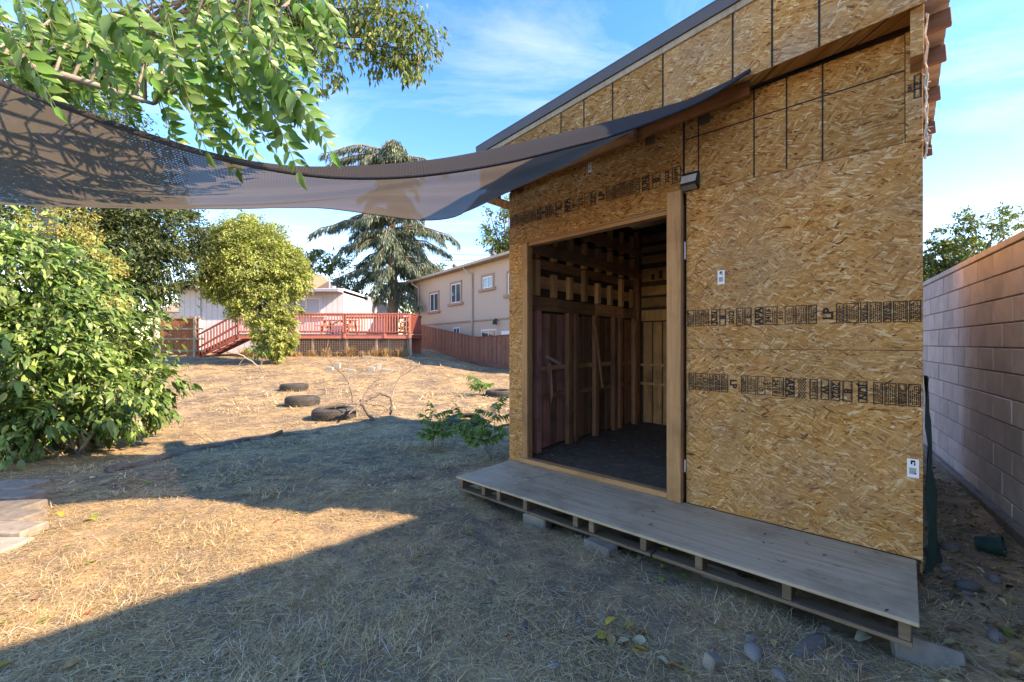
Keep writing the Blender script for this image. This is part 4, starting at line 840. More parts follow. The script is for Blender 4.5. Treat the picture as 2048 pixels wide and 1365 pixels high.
# conifer with drooping sprays
cb = Vector((-8.35, 30, 1.1)); con = empty('conifer', cb, label='tall blue green conifer with drooping branches and bare trunk', cat='tree')
mb = MB(); mb.tube([(0, 0, -.2), (.05, 0, 3), (0, 0, 7), (-.1, 0, 11), (-.05, 0, 14.3)], [.42, .36, .30, .2, .05], 10); mb.build('trunk', M['bark'], con, True)
mb = MB(); P_, A_, Nn_, Sz_ = [], [], [], []
spec = [(15.0, 1.2), (14.0, 3.6), (13.6, 3.8), (12.6, 3.0)]
limbs = []
for z_, ln_ in [(14.0, 1.3), (13.5, 2.6), (13.1, 3.0), (12.5, 2.4), (11.4, 2.6), (10.4, 2.8), (9.6, 3.2), (8.9, 3.7), (8.2, 4.2), (7.5, 4.0), (6.8, 4.6), (6.1, 4.2), (5.4, 4.3), (4.6, 3.6), (3.9, 3.2)]:
    a0 = random.random() * 6.28
    for j in range(6): limbs.append((z_ + random.uniform(-.5, .5), ln_ * random.uniform(.5, 1.02), a0 + j * 1.047 + random.uniform(-.35, .35)))
limbs += [(13.4, 5.6, math.pi - .1), (13.2, 3.8, .15), (13.6, 4.6, math.pi + .3), (8.6, 5.6, math.pi + .1), (8.3, 4.6, .1), (5.2, 4.2, -.2), (5.4, 4.0, .2), (9.2, 4.8, math.pi - .2)]
for z_, ln_, a in limbs:
    d_ = Vector((math.cos(a), math.sin(a), 0)); pts = []
    for k_ in range(8):
        f_ = k_ / 7; pts.append(Vector((0, 0, z_)) + d_ * ln_ * f_ + Vector((0, 0, .55 * math.sin(f_ * 2.4) - 1.15 * f_ * f_ + .18 * f_ * random.uniform(-1, 1))))
    mb.tube(pts, [.085 * (1 - .85 * k_ / 7) * (.4 + ln_ / 5) for k_ in range(8)], 5)
    for _ in range(int(52 * ln_)):
        f_ = .18 + .82 * random.random(); i = min(int(f_ * 7), 6); p0 = pts[i].lerp(pts[i + 1], f_ * 7 - i)
        sd_ = Vector((-d_.y, d_.x, 0)) * random.uniform(-1, 1) * .55 * (1.1 - f_ * .6)
        for q in range(4):
            P_.append(p0 + sd_ * (.3 + .25 * q) + Vector((random.uniform(-.12, .12), random.uniform(-.12, .12), -.05 - .12 * q * random.random()))); A_.append(d_ * .5 + sd_ * 1.2 + Vector((random.uniform(-.3, .3), random.uniform(-.3, .3), -.9 - .8 * random.random()))); Nn_.append((random.uniform(-1, 1), random.uniform(-1, 1), .5)); Sz_.append(random.uniform(.2, .46))
mb.build('limbs', M['bark'], con, True)
SPR = np.array([(0, 0, 0), (-.09, .4, .02), (.07, .45, -.02), (-.04, .75, 0), (0, 1, .02)], float); SPR_F = np.array([(0, 2, 1), (1, 2, 3), (2, 4, 3)])
P_, A_, Nn_ = np.array([tuple(p) for p in P_]), np.array([tuple(p) for p in A_]), np.array(Nn_)
V_, F_, C_ = scatter(SPR, SPR_F, P_, A_, Nn_, np.array(Sz_), colvar(len(P_), (.085, .125, .085), .3, (.20, .235, .15), .33))
link('needles', arr_mesh('needles', V_, F_, C_), M['needle'], con)

# ---------------------------------------------------------------- flowering bush at the left
bz = gz(-6.3, 5.9)
bush = empty('flowering_bush', (-6.3, 5.9, bz), label='large glossy green bush with yellow flower heads beside the yard', cat='bush')
blobs = [((-7.2, 6.1, 1.55), (1.75, 1.5, 1.6)), ((-6.35, 5.8, 1.15), (1.1, 1.0, 1.1)), ((-6.85, 5.9, 2.3), (1.05, 1.0, .8)), ((-5.6, 5.75, .66), (.75, .8, .55)), ((-7.1, 5.5, 1.0), (1.4, 1.0, 1.1)), ((-7.3, 5.6, 2.65), (1.1, 1.0, .8)), ((-6.2, 6.1, 1.7), (.75, .8, .8)), ((-5.5, 6.1, .8), (.55, .7, .6)), ((-6.1, 5.2, .5), (.85, .6, .45))]
(V_, F_, C_), cc_ = crown(blobs, 29000, .10, (.105, .19, .048), .34, (.23, .32, .10), .36, droop=.75, shell=.62, TV=LEAFB, TF=LEAFB_F, clump=26, crad=.16, size_var=.45)
V_[:, 2] = np.maximum(V_[:, 2], ground_z(V_[:, 0], V_[:, 1]) + .01)
nl = len(LEAFB); cen = V_.reshape(-1, nl, 3).mean(1); dcam = np.linalg.norm(cen - np.array([0, 0, H]), axis=1)
ordr = np.argsort(dcam); keep = np.ones(len(cen), bool); front = ordr[:280]; keep[front] = False
Vr = V_.reshape(-1, nl, 3)[keep].reshape(-1, 3); Cr = C_.reshape(-1, nl, 3)[keep].reshape(-1, 3); nk = keep.sum()
Fr = (LEAFB_F[None] + (np.arange(nk) * nl)[:, None, None]).reshape(-1, 3)
bo = np.array([-6.3, 5.9, bz])
link('foliage', arr_mesh('foliage', Vr - bo, Fr, Cr, True), M['leaf_bush'], bush, kind='stuff')
for i in front:
    link('leaf', arr_mesh('leaf', V_.reshape(-1, nl, 3)[i] - bo, LEAFB_F, C_.reshape(-1, nl, 3)[i], True), M['leaf_bush'], bush)
mb = MB()
for i in range(26):
    a = random.random() * 6.28; c_ = Vector(cc_[rng.integers(len(cc_))]); b_ = Vector((-6.2 + .5 * math.cos(a), 5.8 + .4 * math.sin(a), bz - .05)); P = [b_.lerp(c_, k_ / 5) + Vector((0, 0, .25 * math.sin(math.pi * k_ / 5))) for k_ in range(6)]
    mb.tube([p_ - Vector(bo) for p_ in P], [.022 * (1 - .8 * k_ / 5) + .003 for k_ in range(6)], 6)
mb.build('stems', M['bark_pale'], bush, True)
# panicles of small yellow flowers, each a sub-cluster on the upper outline
for xp, yp, Z in ((55, 430, 5.4), (110, 455, 5.2), (150, 425, 5.5), (185, 430, 5.6), (140, 455, 5.1), (245, 470, 5.5), (250, 500, 5.3), (275, 510, 5.5), (290, 520, 5.6), (180, 460, 5.3), (165, 475, 5.0), (295, 535, 5.5), (210, 450, 5.5), (280, 590, 5.3), (305, 600, 5.4), (300, 675, 5.2), (60, 452, 5.2), (105, 415, 5.5)):
    c_ = np.array(px(xp - (55 if xp > 200 else 0), yp + (12 if xp > 200 else 6), Z - .5)); n_ = 130; pos = c_ + rng.normal(size=(n_, 3)) * np.array([.06, .05, .045]); a_ = nrm(rng.normal(size=(n_, 3)) + [0, 0, .6])
    Vf, Ff, Cf = scatter(LEAF, LEAF_F, pos, a_, nrm(rng.normal(size=(n_, 3))), 0.027 * (1 + .3 * rng.normal(size=n_)), colvar(n_, (.40, .34, .10), .2, (.34, .36, .12), .4))
    mb = MB(); link('flower_head', arr_mesh('flower_head', Vf - bo, Ff, Cf), M['flower'], bush, kind='stuff')

# ---------------------------------------------------------------- near tree with long compound leaves, top left
nt_b = Vector((-4.25, 2.35, gz(-4.25, 2.35)))
ntree = empty('compound_leaf_tree', nt_b, label='tree with long drooping compound leaves hanging over the shade cloth', cat='tree')
mb = MB(); mb.tube([(0, 0, -.1), (.05, .05, 1.2), (0, .1, 2.6), (.1, .1, 4.2), (.3, .1, 5.6)], [.16, .13, .115, .09, .05], 12); mb.build('trunk', M['bark_pale'], ntree, True)
limbs = [[(-3.9, 2.45, 3.2), (-3.2, 2.75, 3.25), (-2.5, 3.0, 3.12)], [(-4.2, 2.45, 3.4), (-3.2, 2.4, 3.75), (-2.2, 2.5, 3.75), (-1.3, 2.6, 3.55)], [(-4.15, 2.45, 3.9), (-3, 2.1, 4.3), (-1.9, 2.1, 4.2), (-.95, 2.3, 3.85)], [(-4.1, 2.4, 4.2), (-3.2, 2.9, 4.6), (-2.2, 3.1, 4.6), (-1.3, 3.2, 4.3)], [(-4.2, 2.45, 3.6), (-3.4, 2.0, 3.7), (-2.6, 1.8, 3.6)]]
for L_ in limbs:
    c_ = curve([Vector(p_) - nt_b for p_ in L_], 14); mb = MB(); mb.tube([Vector(p_) for p_ in c_], list(np.linspace(.05, .012, 14)), 8); mb.build('limb', M['bark_pale'], ntree, True)
def frond_mesh(seed, npair, lw):
    r_ = np.random.default_rng(seed); pos = []; ax = []; no = []; sz = []
    def spine(f_): return np.array([.04 * math.sin(f_ * 3 + seed), f_, -.10 * f_ * f_])
    for i in range(npair):
        f_ = .16 + .82 * i / npair
        for s_ in (-1, 1):
            pos.append(spine(f_)); ax.append([s_ * (1.0 + .2 * r_.normal()), .45 + .15 * r_.normal(), -.55 + .3 * r_.normal()]); no.append([.25 * r_.normal(), .25 * r_.normal(), 1]); sz.append(lw * (1 - .45 * (f_ - .4) ** 2 * 2.2) * (1 + .1 * r_.normal()))
    pos.append(spine(.99)); ax.append([.1, 1, -.3]); no.append([0, .1, 1]); sz.append(lw * .8)
    n_ = len(pos); V_, F_, C_ = scatter(LEAFB * np.array([1.2, 1, 1.5]), LEAFB_F, np.array(pos), np.array(ax, float), np.array(no, float), np.array(sz), colvar(n_, (.12, .25, .055), .2, (.18, .31, .10), .3))
    mb = MB(); P = [spine(f_) for f_ in np.linspace(0, 1, 9)]; mb.tube(P, list(np.linspace(.007, .003, 9)), 5)
    tv = np.array([tuple(v_) for v_ in mb.v]); tf = []
    for q in mb.f:
        for j in range(1, len(q) - 1): tf.append((q[0], q[j], q[j + 1]))
    V2 = np.concatenate([V_, tv]); F2 = np.concatenate([F_, np.array(tf) + len(V_)]); C2_ = np.concatenate([C_, np.tile([[.17, .19, .06]], (len(tv), 1))])
    return arr_mesh('compound_leaf', V2, F2, C2_, True)
fm = []
for i, (np_, lw) in enumerate(((12, .18), (13, .165), (11, .19), (14, .155), (10, .20), (13, .175))):
    me = frond_mesh(20 + i, np_, lw); me.materials.append(M['leaf_near']); fm.append(me)
fr_list = [(random.uniform(-60, 330), random.uniform(-40, 90), random.uniform(-40, 330), random.uniform(120, 230), random.uniform(2.9, 3.7)) for _ in range(26)] + [(x_ + random.uniform(-30, 30), y_ + random.uniform(-20, 20), x_ + 60 + random.uniform(-30, 40), y_ + 150, random.uniform(2.4, 3.2)) for x_, y_ in ((300, -20), (360, 20), (420, 30), (470, 60), (520, 70), (560, 30), (440, 110), (350, 100), (500, -40), (600, -50), (250, 40), (400, -60), (320, 70), (540, 110))] + [(330, 40, 405, 300, 2.35), (380, 70, 440, 300, 2.5), (430, 60, 530, 310, 2.45), (490, 90, 570, 335, 2.6), (535, 120, 655, 295, 2.5), (470, 20, 610, 240, 2.5), (545, 60, 620, 240, 2.7), (200, 20, 245, 225, 2.6), (150, 0, 200, 160, 2.4), (40, 0, 70, 170, 2.2), (0, 40, 90, 200, 2.25), (-60, 30, 40, 190, 2.1), (560, -40, 670, 100, 2.3), (500, -60, 560, 70, 2.2), (250, -20, 330, 130, 2.3), (300, -60, 340, 60, 2.1), (160, -40, 290, 140, 2.2), (230, 100, 270, 250, 2.9), (290, 120, 360, 310, 2.9), (400, 180, 470, 330, 2.9), (100, 40, 130, 190, 2.8), (20, 60, 10, 210, 2.9), (60, 90, 190, 190, 3.0), (150, 100, 190, 235, 3.0), (340, 150, 330, 290, 3.1), (430, -30, 480, 140, 2.4), (370, -40, 400, 120, 2.5), (600, -60, 690, 60, 2.5), (130, -60, 180, 60, 2.0), (0, -60, 60, 60, 2.1), (430, 200, 520, 310, 3.1), (250, 30, 210, 190, 3.1), (100, 0, 60, 130, 3.2), (330, 30, 300, 190, 3.2), (420, 80, 420, 260, 3.2), (480, 130, 500, 290, 3.1), (80, 110, 110, 240, 3.3), (180, 60, 260, 210, 3.3), (380, 0, 500, 120, 3.0), (280, 60, 400, 210, 2.7), (-20, 100, 30, 240, 3.2), (540, 0, 590, 130, 2.9)]
tips = []
for i, (xa, ya, xb, yb, Z) in enumerate(fr_list):
    a = px(xa, ya, Z); b = px(xb, yb, Z + random.uniform(-.15, .2)); d_ = b - a; ln_ = d_.length
    y_ax = d_.normalized(); up = Vector((random.uniform(-.5, .1), -1.0 + random.uniform(-.3, .3), .9)); x_ax = y_ax.cross(up).normalized(); z_ax = x_ax.cross(y_ax)
    m4 = Matrix((x_ax, y_ax, z_ax)).transposed().to_4x4(); m4 = Matrix.Translation(a - nt_b) @ m4 @ Matrix.Diagonal((ln_ * .9, ln_, ln_ * .9, 1))
    o = link('compound_leaf', fm[i % 6], None, ntree); o.matrix_local = m4; tips.append(a)
# twigs joining the leaves to the limbs
alll = np.concatenate([curve([Vector(p_) for p_ in L_], 20) for L_ in limbs])
mb = MB()
for a in tips:
    q_ = Vector(alll[np.argmin(np.linalg.norm(alll - np.array(a), axis=1))]); mid_ = a.lerp(q_, .5) + Vector((0, 0, .12)); mb.tube([a - nt_b, mid_ - nt_b, q_ - nt_b], [.005, .008, .011], 5)
mb.build('twigs', M['bark_pale'], ntree, True, kind='stuff')

# ---------------------------------------------------------------- second tree, fine leaves hanging in from the top
ftb = Vector((-9.6, 8.8, gz(-9.6, 8.8)))
ftree = empty('fine_leaved_tree', ftb, label='tree with clusters of small leaves hanging against the sky', cat='tree')
mb = MB(); mb.tube([(0, 0, -.1), (.1, 0, 2), (.2, -.1, 4.5), (.7, -.3, 6.6)], [.22, .19, .15, .1], 10); mb.build('trunk', M['bark'], ftree, True)
spots = [(610, 40, .55), (650, 90, .5), (600, 110, .4), (665, 140, .28), (650, 20, .5), (735, 50, .42), (780, 90, .45), (820, 60, .5), (835, 110, .38), (760, 20, .4), (800, 130, .22), (840, 145, .16), (745, 110, .3), (580, 0, .6), (690, -40, .6), (780, -40, .5), (645, 165, .14), (540, 60, .5), (500, 20, .6), (440, -20, .6)]
bl = [(at(x_, y_, 6.2 + .4 * random.random()), (r_, r_, r_ * .9)) for x_, y_, r_ in spots]
(V_, F_, C_), cc_ = crown(bl, 9500, .085, (.125, .18, .045), .3, (.26, .25, .07), .2, droop=1.1, shell=.15, TV=LEAF, clump=20, crad=.3)
link('foliage', arr_mesh('foliage', V_ - np.array(ftb), F_, C_), M['leaf_far'], ftree)
mb = MB(); tp_top = ftb + Vector((.7, -.3, 6.6))
for c_, r_ in bl:
    c_ = Vector(c_); md = tp_top.lerp(c_, .55) + Vector((0, 0, .7)); mb.tube([p_ - ftb for p_ in (tp_top, md, c_ + Vector((0, 0, .25)), c_ - Vector((0, 0, .2)))], [.05, .025, .012, .005], 6)
for i in range(60):
    c_ = Vector(cc_[rng.integers(len(cc_))]); mb.tube([c_ - ftb, c_ - ftb + Vector((random.uniform(-.15, .15), random.uniform(-.1, .1), .3))], [.003, .006], 4)
mb.build('limbs', M['bark'], ftree, True)

# ---------------------------------------------------------------- saplings
def sapling(x, y, h_, label, nf, ln_, seed, lean=(0, 0)):
    r_ = random.Random(seed); b = Vector((x, y, gz(x, y))); root = empty('sapling', b, label=label, cat='sapling', group='tree seedlings sprouting in the yard')
    stems = []
    for s_ in range(2 if nf > 6 else 1):
        tip = Vector((lean[0] + r_.uniform(-.12, .12) * (s_ * 2 + .5), lean[1] + r_.uniform(-.1, .1), h_ * (1 - .25 * s_))); mb = MB(); mb.tube([(.03 * s_, 0, -.03), tip * .5 + Vector((.02, 0, 0)), tip], [.008, .006, .004], 6); mb.build('stem', M['gate_wood'] if False else M['bark_pale'], root, True); stems.append(tip)
    for i in range(nf):
        tip = stems[i % len(stems)]; f_ = .35 + .65 * ((i // len(stems)) + 1) / (nf // len(stems) + 1); p0 = tip * f_; a = i * 2.4 + r_.random(); d_ = Vector((math.cos(a), math.sin(a), .45 + .8 * (f_ > .9))).normalized(); up = Vector((0, 0, 1)) if abs(d_.z) < .9 else Vector((1, 0, 0))
        x_ax = d_.cross(up).normalized(); z_ax = x_ax.cross(d_); m4 = Matrix((x_ax, d_, z_ax)).transposed().to_4x4(); l_ = ln_ * r_.uniform(.7, 1.1)
        o = link('compound_leaf', sfm[i % 2], None, root); o.matrix_local = Matrix.Translation(p0) @ m4 @ Matrix.Diagonal((l_ * 1.15, l_, l_ * 1.4, 1))
sfm = []
for i in range(2):
    me = frond_mesh(40 + i, 7 + i, .27); me.materials.append(M['leaf_near']); sfm.append(me)
sapling(-1.12, 6.1, .5, 'leafy green seedling left of the shed corner, beside a tyre', 22, .31, 1)
sapling(-.27, 5.4, .66, 'tall leafy green seedling growing against the shed corner', 30, .29, 2)
sapling(-.78, 11.6, .42, 'low seedling in the sunlit straw near the red fence', 8, .5, 3)
sapling(-9.9, 17.0, .9, 'leafy sucker shoots at the foot of the round tree', 12, .5, 4)

# ================================================================== TYRES
def tyre(x, y, ro, hw, label, tilt=(0, 0), sink=.03, seed=0):
    z0 = gz(x, y) - sink; root = empty('tyre', (x, y, z0), label=label, cat='tyre', group='old tyres lying in the yard'); root.rotation_euler = (tilt[0], tilt[1], seed * 1.3)
    n_ = 72; prof = [(ro * .60, .03), (ro * .62, .0), (ro * .80, -.0), (ro * .93, hw * .08), (ro * .985, hw * .22), (ro, hw * .4), (ro, hw * .6), (ro * .985, hw * .78), (ro * .93, hw * .92), (ro * .80, hw), (ro * .62, hw), (ro * .59, hw - .03), (ro * .66, hw - .05), (ro * .86, hw * .5), (ro * .66, .05)]
    vs = []; np_ = len(prof)
    for k_ in range(n_):
        a = 2 * math.pi * k_ / n_
        for r_, z_ in prof: vs.append((r_ * math.cos(a), r_ * math.sin(a), z_))
    mb = MB(); mb.add(vs, [(k_ * np_ + j, ((k_ + 1) % n_) * np_ + j, ((k_ + 1) % n_) * np_ + (j + 1) % np_, k_ * np_ + (j + 1) % np_) for k_ in range(n_) for j in range(np_)]); mb.build('casing', M['tyre'], root, True)
    mb = MB()
    for k_ in range(40):
        for rw in range(5):
            a = 2 * math.pi * (k_ + .5 * (rw % 2)) / 40; da = 2 * math.pi / 40 * .36; sk = (.35 if rw % 2 else -.35) * da * 2; z_a = hw * (.14 + .148 * rw); z_b = z_a + hw * .118
            rr = ro * (.965 if rw in (0, 4) else 1.0) + .009; ri = ro * .93
            q = []
            for r_ in (ri, rr):
                for aa, z_ in ((a - da - sk / 2, z_a), (a + da - sk / 2, z_a), (a + da + sk / 2, z_b), (a - da + sk / 2, z_b)): q.append((r_ * math.cos(aa), r_ * math.sin(aa), z_))
            mb.add(q, [(0, 1, 5, 4), (1, 2, 6, 5), (2, 3, 7, 6), (3, 0, 4, 7), (4, 5, 6, 7)])
    mb.build('tread', M['tyre'], root)
    mb = MB(); nn_ = 24; mb.add([(0, 0, hw * .62)] + [(ro * .80 * math.cos(2 * math.pi * k_ / nn_), ro * .80 * math.sin(2 * math.pi * k_ / nn_), hw * (.5 + .1 * random.random())) for k_ in range(nn_)], [(0, k_ + 1, (k_ + 1) % nn_ + 1) for k_ in range(nn_)]); mb.build('soil_fill', M['ground'], root, True)
def gp(x, y, zoff=0.0):       # pixel -> ground point by marching
    r_ = Vector(((x - CX) / F_PX, 1, -(y - HY) / F_PX)); Z = 1.0
    while Z < 60:
        p_ = Vector((0, 0, H)) + r_ * Z
        if p_.z <= gz(p_.x, p_.y) + zoff: return p_
        Z *= 1.006
    return p_
q_ = gp(655, 842); tyre(q_.x, q_.y + .3, .40, .24, 'large half buried tyre closest to the bare branches', seed=1)
q_ = gp(592, 815); tyre(q_.x, q_.y + .3, .37, .24, 'middle tyre of the three in a row on the straw', (.06, .03), seed=2)
q_ = gp(577, 784); tyre(q_.x, q_.y + .3, .36, .22, 'tyre furthest up the slope of the three in a row', (.04, -.02), seed=3)
q_ = gp(998, 796); tyre(q_.x, q_.y + .3, .37, .2, 'tyre half hidden behind the left corner of the shed', seed=4)
q_ = gp(930, 854); tyre(q_.x, q_.y + .2, .33, .2, 'shaded tyre behind the green seedlings', (.1, 0), .06, seed=5)

# ================================================================== BRANCHES, LOG
def branch(root, pts, r0, r1, mat, name='twig', n_=7):
    c_ = curve([Vector(p_) for p_ in pts], max(6, len(pts) * 4)); mb = MB(); o_ = root.location
    mb.tube([Vector(p_) + Vector(rng.normal(size=3) * r0 * .35) - o_ for p_ in c_], list(np.linspace(r0, r1, len(c_))), n_); mb.build(name, mat, root, True)
ZB = 8.1
b0 = gp(735, 838); br = empty('dead_branch', b0, label='bare forked dead branch standing up from the straw beside the tyres', cat='branch')
def bp(x, y, dz=0): return px(x, y, ZB + dz)
branch(br, [bp(745, 842), bp(735, 825), bp(722, 805), bp(745, 795, .2), bp(770, 790, .3), bp(783, 802, .3), bp(781, 832, .2)], .035, .022, M['bark'], 'bough')
branch(br, [bp(722, 805), bp(700, 808, -.2), bp(680, 808, -.3), bp(668, 818, -.35)], .025, .012, M['bark'])
branch(br, [bp(722, 805), bp(706, 820, -.2), bp(697, 828, -.3)], .025, .012, M['bark'])
branch(br, [bp(706, 806), bp(702, 780), bp(690, 755, .1), bp(665, 730, .2), bp(646, 706, .3)], .015, .004, M['bark'])
branch(br, [bp(700, 775), bp(695, 745), bp(700, 720), bp(706, 715)], .009, .003, M['bark_pale'])
branch(br, [bp(722, 805), bp(735, 780, .1), bp(750, 765, .2), bp(760, 757, .2)], .014, .004, M['bark'])
branch(br, [bp(783, 802, .3), bp(790, 775, .4), bp(800, 755, .4), bp(815, 738, .4), bp(830, 727, .4)], .014, .003, M['bark_pale'])
branch(br, [bp(800, 755, .4), bp(815, 745, .4), bp(843, 728, .3)], .008, .003, M['bark_pale'])
branch(br, [bp(722, 805), bp(745, 810, .1), bp(765, 812, .1), bp(778, 822, .1)], .012, .004, M['bark'])
branch(br, [bp(650, 706, .3), bp(655, 690, .3), bp(657, 680, .3)], .006, .002, M['bark_pale'])
ZB = 15.5
b0 = gp(545, 752); br = empty('dead_branch', b0, label='pale dead branch lying below the round tree', cat='branch')
branch(br, [bp(455, 705), bp(480, 710), bp(510, 728), bp(530, 748), bp(546, 765, -.4)], .03, .012, M['bark_pale'], 'bough')
for a, b, c, d in ((490, 715, 470, 745), (500, 722, 520, 705), (510, 728, 475, 742), (520, 738, 530, 715), (480, 740, 560, 742), (470, 748, 520, 738), (515, 735, 505, 752), (525, 705, 535, 720), (460, 738, 500, 728)):
    branch(br, [bp(a, b), bp((a + c) / 2, (b + d) / 2 - 3), bp(c, d)], .014, .004, M['bark_pale'])
# log along the edge of the shade
P = [gp(215, 946), gp(300, 925), gp(400, 900), gp(480, 884), gp(560, 874), gp(640, 868)]
lg = empty('log', P[2], label='long weathered dark log lying along the edge of the shade', cat='log')
mb = MB(); c_ = curve([p_ + Vector((0, 0, .014)) for p_ in P], 30); mb.tube([Vector(p_) - P[2] + Vector((0, 0, .015 * math.sin(i * 1.1))) for i, p_ in enumerate(c_)], [.04 + .008 * math.sin(i * .9) + .008 * random.random() - .0006 * i for i in range(30)], 14); mb.v = [tuple(q + .007 * random.uniform(-1, 1) for q in v_) for v_ in mb.v]; mb.build('trunk', M['bark'], lg, True)
mb = MB(); mb.tube([Vector(c_[22]) - P[2], Vector(c_[23]) - P[2] + Vector((.03, 0, .06)), Vector(c_[23]) - P[2] + Vector((.06, .02, .09))], [.04, .03, .015], 8); mb.build('stub', M['bark'], lg, True)

# ================================================================== SMALL THINGS ON THE GROUND
def rock_mesh(seed, sx, sy, sz, cuts=2, ang=.25):
    bm = bmesh.new(); bmesh.ops.create_icosphere(bm, subdivisions=cuts, radius=1); r_ = np.random.default_rng(seed); ph = r_.random(9) * 6
    for v_ in bm.verts:
        c = v_.co; f_ = 1 + ang * .5 * (math.sin(c.x * 2.3 + ph[0]) + math.sin(c.y * 2.9 + ph[1]) * math.cos(c.z * 2.1 + ph[2])) + .04 * r_.normal(); v_.co = Vector((c.x * sx, c.y * sy, c.z * sz)) * f_
    me = bpy.data.meshes.new('stone'); bm.to_mesh(me); bm.free(); me.polygons.foreach_set('use_smooth', [True] * len(me.polygons)); me.materials.append(M['stone']); return me
rm = [rock_mesh(i, 1, .72, .5) for i in range(6)]
def stone(x, y, s_, label, rz_=None, group='loose stones in the yard', mat=None):
    p_ = gp(x, y); o = link('stone', rm[random.randrange(6)] if mat is None else mat, None, None, label=label, cat='stone', group=group); o.location = (p_.x, p_.y, gz(p_.x, p_.y) + s_ * .12); o.scale = (s_, s_, s_); o.rotation_euler = (random.uniform(-.2, .2), random.uniform(-.2, .2), rz_ if rz_ is not None else random.random() * 6); return o
for x, y, s_, lab in ((985, 1168, .055, 'dark oval pebble standing on edge in the straw'), (1067, 1222, .045, 'smooth blue grey pebble with pale rings in the dirt'), (1067, 1056, .035, 'round white pebble in front of the platform blocks'), (1157, 1075, .055, 'rounded brown stone leaning under the platform edge'), (1110, 1045, .085, 'angular grey stone wedged beside the pale concrete block'), (1108, 1336, .055, 'flat round grey pebble below the fallen dry leaves'), (1047, 1257, .06, 'dark flat stone near the ringed pebble'), (835, 1163, .05, 'dark flat stone half buried in straw'), (985, 1126, .035, 'small grey stone on the bare dirt patch'), (938, 1132, .045, 'flat grey stone on the bare dirt patch'), (385, 1205, .06, 'blue grey rock at the edge of the sunlit strip'), (530, 1170, .06, 'whitish lump of rock beside the sunlit strip'), (1100, 1190, .03, 'small dark stone right of the oval pebble'), (1200, 1236, .05, 'dark pebble above the fallen dry leaves'), (1160, 1243, .05, 'brownish flat pebble above the fallen dry leaves'), (1500, 1283, .06, 'dark rounded stone beside the long flat rock'), (1505, 1310, .10, 'flat slate rock sunk in straw below the platform'), (1700, 1335, .08, 'long grey rock near the tilted concrete slab'), (1560, 1358, .07, 'round dark stone at the picture foot'), (1870, 1115, .13, 'large grey boulder at the foot of the shed corner'), (1890, 1140, .08, 'brown rounded stone below the corner boulder'), (1935, 1190, .06, 'grey stone between shed and block wall'), (1010, 998, .03, 'tiny pale pebble beneath the platform edge'), (860, 1113, .03, 'round cream pebble among grey gravel'), (815, 1110, .06, 'flat grey gravel patch stone in the straw'), (920, 1165, .02, 'tiny blue pebble in the dirt'), (1200, 1070, .03, 'small white pebble under the platform'), (1655, 1260, .05, 'flat stone half covered by straw near the pallet')):
    stone(x, y, s_ * .55, lab)
mg2 = rock_mesh(31, 1.9, .6, .45); stone(1620, 1300, .07, 'long jagged slate rock lying in the straw', .5, mat=mg2)
# gravel too small to count
n_ = 2600; X = rng.uniform(-3.5, 3.4, n_); Y = rng.uniform(1.3, 5.0, n_); sc3 = rng.uniform(.003, .012, n_)
ico = np.array([(1, 0, 0), (-1, 0, 0), (0, .8, 0), (0, -.8, 0), (0, 0, .6), (0, 0, -.6)], float); icf = np.array([(0, 2, 4), (2, 1, 4), (1, 3, 4), (3, 0, 4), (2, 0, 5), (1, 2, 5), (3, 1, 5), (0, 3, 5)])
an = rng.random(n_) * 6.28; V_, F_, C_ = scatter(ico, icf, np.stack([X, Y, ground_z(X, Y) + .002], -1), np.stack([np.cos(an), np.sin(an), 0 * an], -1), np.tile([[0, 0, 1.]], (n_, 1)), sc3, colvar(n_, (.19, .18, .17), .35))
link('gravel', arr_mesh('gravel', V_, F_, C_), m_attr('gravel'), None, kind='stuff', label='fine gravel scattered over the dirt', cat='gravel')
# broken concrete pieces
def chunk(name, x, y, dims, rot, label, mat, cat, lift=0):
    p_ = gp(x, y); mb = MB(); a, b, c = dims; mb.box(-a, a, -b, b, -c, c); o = mb.build(name, mat, None, bevel=min(dims) * .25, label=label, cat=cat); o.location = (p_.x, p_.y, gz(p_.x, p_.y) + lift); o.rotation_euler = rot; return o
chunk('concrete_slab', 1855, 1325, (.13, .06, .03), (.75, .12, -.45), 'tilted pale concrete slab fragment below the end of the platform', M['concrete'], 'concrete slab', .02)
chunk('brick_piece', 1425, 1334, (.033, .03, .035), (.1, .2, .4), 'small grey brick fragment lying in the straw', M['concrete'], 'brick', .015)
for x, y, d_, lab in ((660, 742, (.22, .1, .14), 'white broken block standing in the straw below the deck'), (676, 738, (.16, .1, .2), 'tall pale broken block next to the white one'), (700, 744, (.3, .08, .1), 'long pale timber offcut half buried below the deck'), (743, 742, (.2, .1, .15), 'square pale block below the deck support posts'), (757, 740, (.13, .08, .24), 'upright pale timber offcut below the deck'), (775, 743, (.3, .08, .07), 'low flat timber offcut beside the upright one'), (735, 717, (.35, .15, .1), 'grey hollow concrete block lying under the deck'), (770, 722, (.2, .12, .06), 'small grey paver beside the deck foot')):
    chunk('broken_block', x, y, tuple(q * .62 for q in d_), (0, .1, random.uniform(-.3, .3)), lab, M['slab'] if 'grey' not in lab else M['concrete'], 'block', d_[2] * .35)
